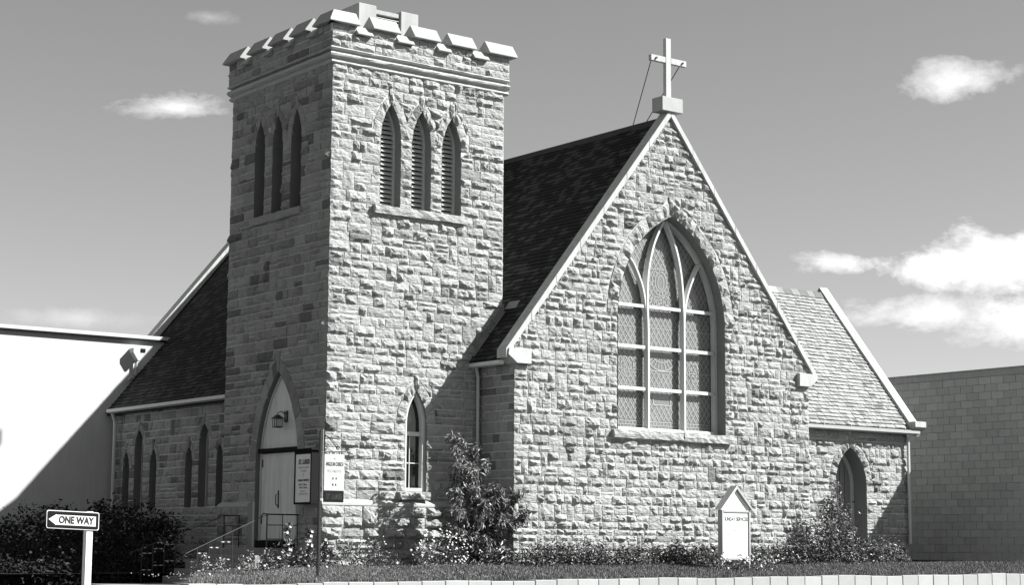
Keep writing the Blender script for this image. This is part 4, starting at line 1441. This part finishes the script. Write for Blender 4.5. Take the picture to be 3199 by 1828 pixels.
def fl_blooms(g, P, flowers, parent, r=.035):
    n, r, top = flowers
    P = P[np.argsort(-P[:, 2] + g.normal(0, top, len(P)) + (P[:, 1] * .6))][:n * 3]
    idx = g.choice(len(P), n, replace=False)
    b = MB()
    for p in P[idx]:
        p = p + np.array([0, -.03, .04])
        rr_ = r * g.uniform(.7, 1.3)
        t = Vector((g.normal(0, .5), -1, g.normal(.7, .5))).normalized()
        a = t.orthogonal().normalized(); c = t.cross(a)
        P0 = Vector(p)
        v = [P0 + t * rr_ * .35] + [P0 + (a * math.cos(k * PI / 3) + c * math.sin(k * PI / 3)) * rr_ for k in range(6)]
        b.add(v, [(0, k + 1, (k + 1) % 6 + 1) for k in range(6)])
    b.build('blossoms', [PETAL], parent)


# tall leggy shrub in the nook between tower and gable
def nook_shrub():
    g = np.random.default_rng(3)
    base = (3.55, -1.1, -.5)
    e = empty('nook_shrub', base, label='tall leggy shrub with drooping leaf clusters in the corner between tower and gable', cat='shrub')
    b = MB(); pts = []
    tips = [(2.85, -1.35, 2.52, .9), (3.5, -1.25, 2.28, .9), (2.7, -1.45, 1.25, .8), (2.6, -1.5, .35, .8), (3.05, -1.5, 1.75, .8), (3.9, -1.6, 1.35, 1.0), (4.25, -1.8, 1.2, .8), (3.4, -1.7, .95, .9), (4.0, -1.8, .55, .9), (2.75, -1.5, .75, .7), (3.3, -1.8, .1, .8), (3.9, -1.9, -.15, .7), (4.4, -2.0, .75, .5)]
    for (x, y, z, s) in tips:
        L = z + .5
        mid = Vector((base[0] + (x - base[0]) * .45, base[1] + (y - base[1]) * .5, -.5 + L * .55))
        tip = Vector((x, y, z))
        b.tube([base, mid, tip], [.022, .014, .006], 5)
        nn = int(7 * s + 3)
        for k in range(nn):
            t = .35 + .65 * k / max(nn - 1, 1)
            p = mid.lerp(tip, (t - .35) / .65)
            a = g.uniform(0, 2 * PI)
            r_ = .34 * s * (1.15 - t * .7) + .06
            q = p + Vector((math.cos(a) * r_, math.sin(a) * r_ * .7 - .05, .02))
            b.tube([tuple(p), tuple(p.lerp(q, .6) + Vector((0, 0, .04))), tuple(q)], [.006, .004, .003], 4)
            for c_ in range(3):
                cen = np.array(q) * (1 - c_ * .3) + np.array(p) * c_ * .3
                pts.append(cen + g.normal(0, .06, (30, 3)) + np.array([0, 0, .04]))
        pts.append(np.array(tip) + g.normal(0, .07, (30, 3)))
    b.build('stem', [BARK], e)
    leaf_mesh('foliage', np.concatenate(pts), .13, LEAF, e, .75, 5, 3.4, [.06, .20, .34, .40])
nook_shrub()

# small-leaved bushes against the wing, before the side door
shrub('wing_shrub', 'broad dark bush against the right corner of the gable wall', 'shrub', (14.3, -2.3, -.5), [(13.9, -2.2, -.1, .75, .4, .42), (14.6, -2.2, .25, .6, .4, .6), (15.1, -2.2, .7, .5, .4, .6), (15.3, -2.2, -.1, .7, .4, .5), (14.9, -2.3, -.3, .9, .4, .3), (14.9, -2.1, 1.1, .22, .2, .3), (13.3, -2.4, -.35, .5, .3, .25)], 5200, .075, 21, weights=[.38, .40, .16, .06])
shrub('sapling', 'light feathery sapling standing in front of the arched side door', 'sapling', (16.0, -1.6, -.5), [(15.75, -1.6, 1.85, .18, .18, .3), (15.7, -1.6, 1.45, .22, .2, .35), (15.5, -1.6, 1.0, .3, .25, .4), (16.1, -1.6, .7, .32, .25, .35), (15.6, -1.6, .3, .35, .3, .4), (16.3, -1.6, .1, .4, .3, .35)], 1500, .085, 22, droop=.1, weights=[.1, .35, .35, .2], aspect=3)
for i, (x, y, w_) in enumerate(((16.4, -2.0, .75), (17.4, -1.7, .8), (18.4, -1.2, .6))):
    shrub('bedding_plant', ORD[i] + ' leafy clump from the gable corner below the arched side door', 'plant', (x, y, -.55), [(x, y, -.30, w_, .45, .32), (x + .2, y, -.1, w_ * .6, .35, .3)], 4200, .08, 40 + i, group='clumps below the side door', weights=[.2, .4, .28, .12])
# low bedding along the foot of the gable wall
x = 4.6; i = 0
gr = np.random.default_rng(9)
while x < 14:
    h = .26 + .16 * gr.random()
    y = -2.25 + gr.uniform(-.1, .1)
    shrub('bedding_plant', ORD[i] + ' low leafy clump from the nook along the foot of the gable wall', 'plant', (x, y, -.55), [(x, y, -.36, .55, .35, h), (x + .2, y - .1, -.3, .3, .25, h * 1.1), (x - .25, y, -.45, .35, .42, h * .8)], 4600, .07, 60 + i, group='clumps along the foot of the gable wall', weights=[.36, .40, .18, .06], flowers=(5, .02, .1) if i % 2 else None)
    x += .62; i += 1
for i, x in enumerate((9.2, 9.75, 10.3, 10.85)):
    shrub('flowering_plant', ('low clump left of the notice board legs', 'low clump before the left leg of the notice board', 'low clump before the right leg of the notice board', 'low clump right of the notice board legs')[i], 'plant', (x, -3.75, -.68), [(x, -3.75, -.50, .35, .25, .2)], 4200, .06, 80 + i, group='clumps round the notice board legs', weights=[.4, .38, .16, .06], flowers=(10, .028, .05))
# daisies at the tower foot
def daisies():
    g = np.random.default_rng(31)
    e = empty('daisy_bush', (1.9, -1.9, -.55), label='bush of small white daisies at the right of the tower plinth', cat='flowers')
    P = np.concatenate([blob_pts(g, 900, c, r, .2) for c, r in (((1.9, -1.9, -.2), (.6, .35, .42)), ((1.5, -2.0, -.35), (.4, .3, .25)), ((2.4, -1.9, -.3), (.4, .3, .3)))])
    leaf_mesh('foliage', P, .07, LEAF, e, .0, 31, 3.5, [.35, .4, .2, .05])
    b = MB(); n = 0
    for k in range(120):
        p = Vector(blob_pts(g, 1, (1.95, -2.05, -.12), (.85, .38, .52), .75)[0])
        if p.y > -1.9 and p.z < 0: continue
        r_ = g.uniform(.018, .03)
        t = Vector((g.normal(.2, .4), -1, g.normal(.9, .4))).normalized(); a = t.orthogonal().normalized(); c = t.cross(a)
        m = 8
        b.add([p + t * r_ * .3] + [p + (a * math.cos(j * 2 * PI / m) + c * math.sin(j * 2 * PI / m)) * r_ for j in range(m)], [(0, j + 1, (j + 1) % m + 1) for j in range(m)])
    b.build('blossoms', [PETAL], e)
daisies()
shrub('bedding_plant', 'pale leaved clump at the left of the tower plinth beside the sign post', 'plant', (.3, -1.6, -.55), [(.2, -1.6, -.25, .42, .3, .35), (-.5, -1.7, -.3, .4, .3, .3), (.75, -1.6, -.35, .3, .25, .22)], 3800, .07, 33, weights=[.2, .35, .3, .15], flowers=(12, .02, .2))
shrub('bedding_plant', 'low weedy clump between the daisies and the tall nook shrub', 'plant', (3.1, -2.0, -.55), [(3.1, -2.0, -.42, .6, .3, .2), (4.1, -2.1, -.42, .5, .3, .22)], 3800, .07, 34, weights=[.35, .4, .2, .05], flowers=(6, .02, .2))


def hollyhock(x, y, z0, h, seed, label):
    g = np.random.default_rng(seed)
    e = empty('hollyhock', (x, y, z0), label=label, cat='flowers')
    b = MB()
    top = Vector((x + g.uniform(-.05, .05), y, z0 + h))
    b.tube([(x, y, z0), tuple(top)], [.014, .006], 5); b.build('stem', [LEAF[1]], e)
    pts = []
    for k in range(26):
        t = g.uniform(.05, .95)
        pts.append(np.array([x, y, z0 + h * t]) + g.normal(0, .10 * (1.1 - t), (4, 3)))
    leaf_mesh('foliage', np.concatenate(pts), .10, LEAF, e, .3, seed, 1.3, [.15, .35, .3, .2])
    b = MB()
    for k in range(6):
        t = .35 + .1 * k + g.uniform(-.03, .03)
        p = Vector((x + g.uniform(-.06, .06), y - .07, z0 + h * t)); r_ = .05 * (1.2 - t * .6)
        tt = Vector((g.normal(0, .4), -1, g.normal(.3, .2))).normalized(); a = tt.orthogonal().normalized(); c = tt.cross(a)
        m = 9
        b.add([p] + [p + tt * r_ * .45 + (a * math.cos(j * 2 * PI / m) + c * math.sin(j * 2 * PI / m)) * r_ * (1 + .12 * (-1) ** j) for j in range(m)], [(0, j + 1, (j + 1) % m + 1) for j in range(m)])
    b.build('blossoms', [PETAL], e)


hollyhock(-1.55, -1.0, -.62, 1.15, 1, 'left hollyhock with pale blooms in front of the door railing')
hollyhock(-1.05, -1.1, -.62, 1.05, 2, 'middle hollyhock with pale blooms beside the tower corner')
hollyhock(-.55, -1.0, -.62, .85, 3, 'shortest hollyhock closest to the sign post')
for i, (x, y) in enumerate(((-1.3, -1.2), (-.8, -1.3), (-1.9, -.9))):
    shrub('bedding_plant', ('dark leafy clump round the foot of the left hollyhock', 'dark leafy clump between the middle hollyhock and the sign post', 'dark leafy clump left of all the hollyhocks')[i], 'plant', (x, y, -.65), [(x, y, -.42, .38, .3, .3)], 3600, .075, 90 + i, group='clumps round the hollyhocks', weights=[.35, .35, .2, .1])
# spires of snapdragon in a drift
for i in range(14):
    g = np.random.default_rng(100 + i)
    x, y = -3.9 + i * .17 + g.uniform(-.05, .05), -1.0 + g.uniform(-.25, .25)
    h = g.uniform(.3, .46) + .008 * i
    z0 = ground_z(x, y)
    e = empty('snapdragon', (x, y, z0), label=ORD[i] + ' pale flower spire counted from the steps in the drift by the hollyhocks', cat='flowers', group='flower spires left of the hollyhocks')
    b = MB(); b.tube([(x, y, z0), (x, y, z0 + h)], .006, 4); b.build('stem', [LEAF[1]], e)
    P = np.array([x, y, z0]) + np.stack([g.normal(0, .028, 90), g.normal(0, .028, 90), g.uniform(.05, 1, 90) * h], 1)
    leaf_mesh('foliage', P, .05, [LEAF[2], LEAF[3], LEAF[1], PETAL], e, -.3, i, 1.6, [.35, .3, .2, .15])
for i, (x, y) in enumerate(((-3.4, -1.1), (-2.6, -1.15), (-2.0, -1.2))):
    shrub('bedding_plant', ('low pale clump below the flower spires nearest the steps', 'low pale clump below the middle flower spires', 'low pale clump below the flower spires nearest the hollyhocks')[i], 'plant', (x, y, -.68), [(x, y, -.62, .4, .25, .12)], 3600, .05, 110 + i, group='clumps below the flower spires', weights=[.15, .35, .3, .2], flowers=(8, .018, .3))

# dark shrubs in the shade on the left of the steps
left = [(-1.0, 7.3, [(-1.0, 7.3, .25, 1.0, .8, .75), (-1.6, 6.7, -.3, 1.0, .8, .5)], 0, 'dark rounded shrub under the nearer lancet windows of the aisle'),
        (-.9, 9.8, [(-.9, 9.8, .35, 1.0, .8, .75)], 0, 'dark shrub under the farther lancet windows of the aisle'),
        (-3.0, 7.2, [(-3.0, 7.2, -.1, 1.2, .8, .65), (-3.4, 6.4, -.5, 1.0, .7, .4)], 1, 'wide dark shrub with pale blooms in the middle of the shaded bed'),
        (-2.9, 9.6, [(-2.9, 9.6, .2, 1.3, .8, .8)], 0, 'tall dark shrub in front of the foot of the white wall'),
        (-2.0, 5.1, [(-2.0, 5.1, -.45, .9, .6, .45)], 1, 'low blooming shrub close beside the entrance steps'),
        (-4.4, 5.6, [(-4.4, 5.6, -.5, 1.3, .7, .5)], 1, 'low blooming shrub at the front edge of the shaded bed'),
        (-5.2, 7.9, [(-5.2, 7.9, -.2, 1.4, .8, .7)], 1, 'broad blooming shrub just right of the ONE WAY sign'),
        (-5.3, 10.4, [(-5.3, 10.4, -.1, 1.2, .8, .6), (-4.7, 10.2, .3, .5, .5, .5)], 0, 'tall dark shrub seen above the ONE WAY sign'),
        (-7.6, 10.2, [(-7.6, 10.2, -.25, 1.3, .9, .55), (-8.0, 10.2, .15, .5, .5, .45)], 0, 'dark shrub farthest to the left against the white wall'),
        (-4.9, 4.3, [(-4.9, 4.3, -.75, .9, .4, .35), (-4.2, 4.5, -.7, .7, .4, .35)], 0, 'low dark clump at the bed edge nearest the entrance path'),
        (-6.6, 4.4, [(-6.6, 4.4, -.75, .9, .4, .38), (-5.8, 4.4, -.75, .8, .4, .34)], 0, 'low dark clump at the bed edge left of the entrance path'),
        (-8.6, 4.5, [(-8.6, 4.5, -.75, 1.1, .4, .38), (-7.6, 4.5, -.75, .8, .4, .35)], 0, 'low dark clump at the bed edge behind the sign post'),
        (-10.6, 4.6, [(-10.6, 4.6, -.75, 1.2, .4, .38), (-9.6, 4.6, -.75, .9, .4, .36)], 0, 'low dark clump at the far left end of the bed edge'),
        (-7.4, 7.0, [(-7.4, 7.0, -.5, 1.4, .8, .5)], 0, 'low dark shrub behind the post of the ONE WAY sign')]
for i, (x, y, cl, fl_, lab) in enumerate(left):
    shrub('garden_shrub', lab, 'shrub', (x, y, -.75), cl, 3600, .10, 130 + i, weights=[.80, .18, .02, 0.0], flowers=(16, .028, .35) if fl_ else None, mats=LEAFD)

# grass
def grass(name, n, xr, yr, hmin, hmax, seed, test=None, weights=(.4, .4, .2)):
    g = np.random.default_rng(seed)
    x = g.uniform(*xr, n); y = g.uniform(*yr, n)
    if test is not None:
        k = test(x, y); x, y = x[k], y[k]; n = len(x)
    z = np.array([ground_z(a, c) for a, c in zip(x, y)])
    h = g.uniform(hmin, hmax, n); th = g.uniform(0, PI, n); w = g.uniform(.005, .011, n)
    dx, dy = np.cos(th) * w, np.sin(th) * w
    lx, ly = g.normal(0, .35, n) * h, g.normal(0, .35, n) * h
    V = np.stack([np.stack([x - dx, y - dy, z - .01], 1), np.stack([x + dx, y + dy, z - .01], 1), np.stack([x + lx, y + ly, z + h], 1)], 1).reshape(-1, 3)
    me = bpy.data.meshes.new(name)
    me.from_pydata(V.tolist(), [], np.arange(3 * n).reshape(n, 3).tolist())
    for m in BLADE: me.materials.append(m)
    me.polygons.foreach_set('material_index', g.choice(3, n, p=weights).tolist())
    me.update()
    o = bpy.data.objects.new(name, me)
    return link(o, None, label='short mown grass with clover covering the church lawn', cat='grass', kind='stuff')


grass('grass', 130000, (-6.0, 26), (-4.9, -2.3), .03, .085, 1, test=lambda x, y: x > -6.05 + (y + 5) * .58)
grass('grass', 45000, (-6.0, -.2), (-4.9, .4), .03, .10, 2, test=lambda x, y: x > -6.05 + (y + 5) * .58, weights=(.12, .38, .5))
# clover heads and dandelion clocks
g = np.random.default_rng(77)
b = MB()
for k in range(420):
    x = g.uniform(-6, 3) if k < 300 else g.uniform(3, 24); y = g.uniform(-4.8, -1.6 if x < 0 else -2.6)
    z = ground_z(x, y) + g.uniform(.04, .09); r_ = g.uniform(.009, .016)
    b.add([(x - r_, y, z), (x, y - r_, z), (x + r_, y, z), (x, y + r_, z), (x, y, z + r_), (x, y, z - r_)], [(0, 1, 4), (1, 2, 4), (2, 3, 4), (3, 0, 4), (1, 0, 5), (2, 1, 5), (3, 2, 5), (0, 3, 5)])
o = b.build('clover_heads', [PETAL]); o['kind'] = 'stuff'; o['label'] = 'tiny white clover heads scattered over the lawn'; o['category'] = 'flowers'
for i, (x, y, h) in enumerate(((-5.2, -4.2, .14), (-4.6, -4.3, .26), (-3.9, -4.1, .28), (-2.3, -3.9, .24), (-.2, -3.4, .2), (-2.2, -3.0, .2))):
    z = ground_z(x, y)
    e = empty('dandelion', (x, y, z), label=('short seed head nearest the corner of the lawn wall', 'tall seed head second from the corner of the lawn wall', 'tall seed head below the flower spires', 'seed head just right of the hanging sign post', 'seed head on the lawn in front of the daisies', 'seed head on the lawn behind the hanging sign post')[i], cat='flowers', group='dandelion clocks on the lawn')
    b = MB(); b.tube([(x, y, z), (x + .01, y, z + h)], .004, 4); b.build('stem', [LEAF[2]], e)
    me = bpy.data.meshes.new('seed_head'); bm = bmesh.new(); bmesh.ops.create_icosphere(bm, subdivisions=2, radius=.032); bm.to_mesh(me); bm.free()
    me.materials.append(PETAL); o = bpy.data.objects.new('seed_head', me); o.location = (x + .01, y, z + h); link(o, e)
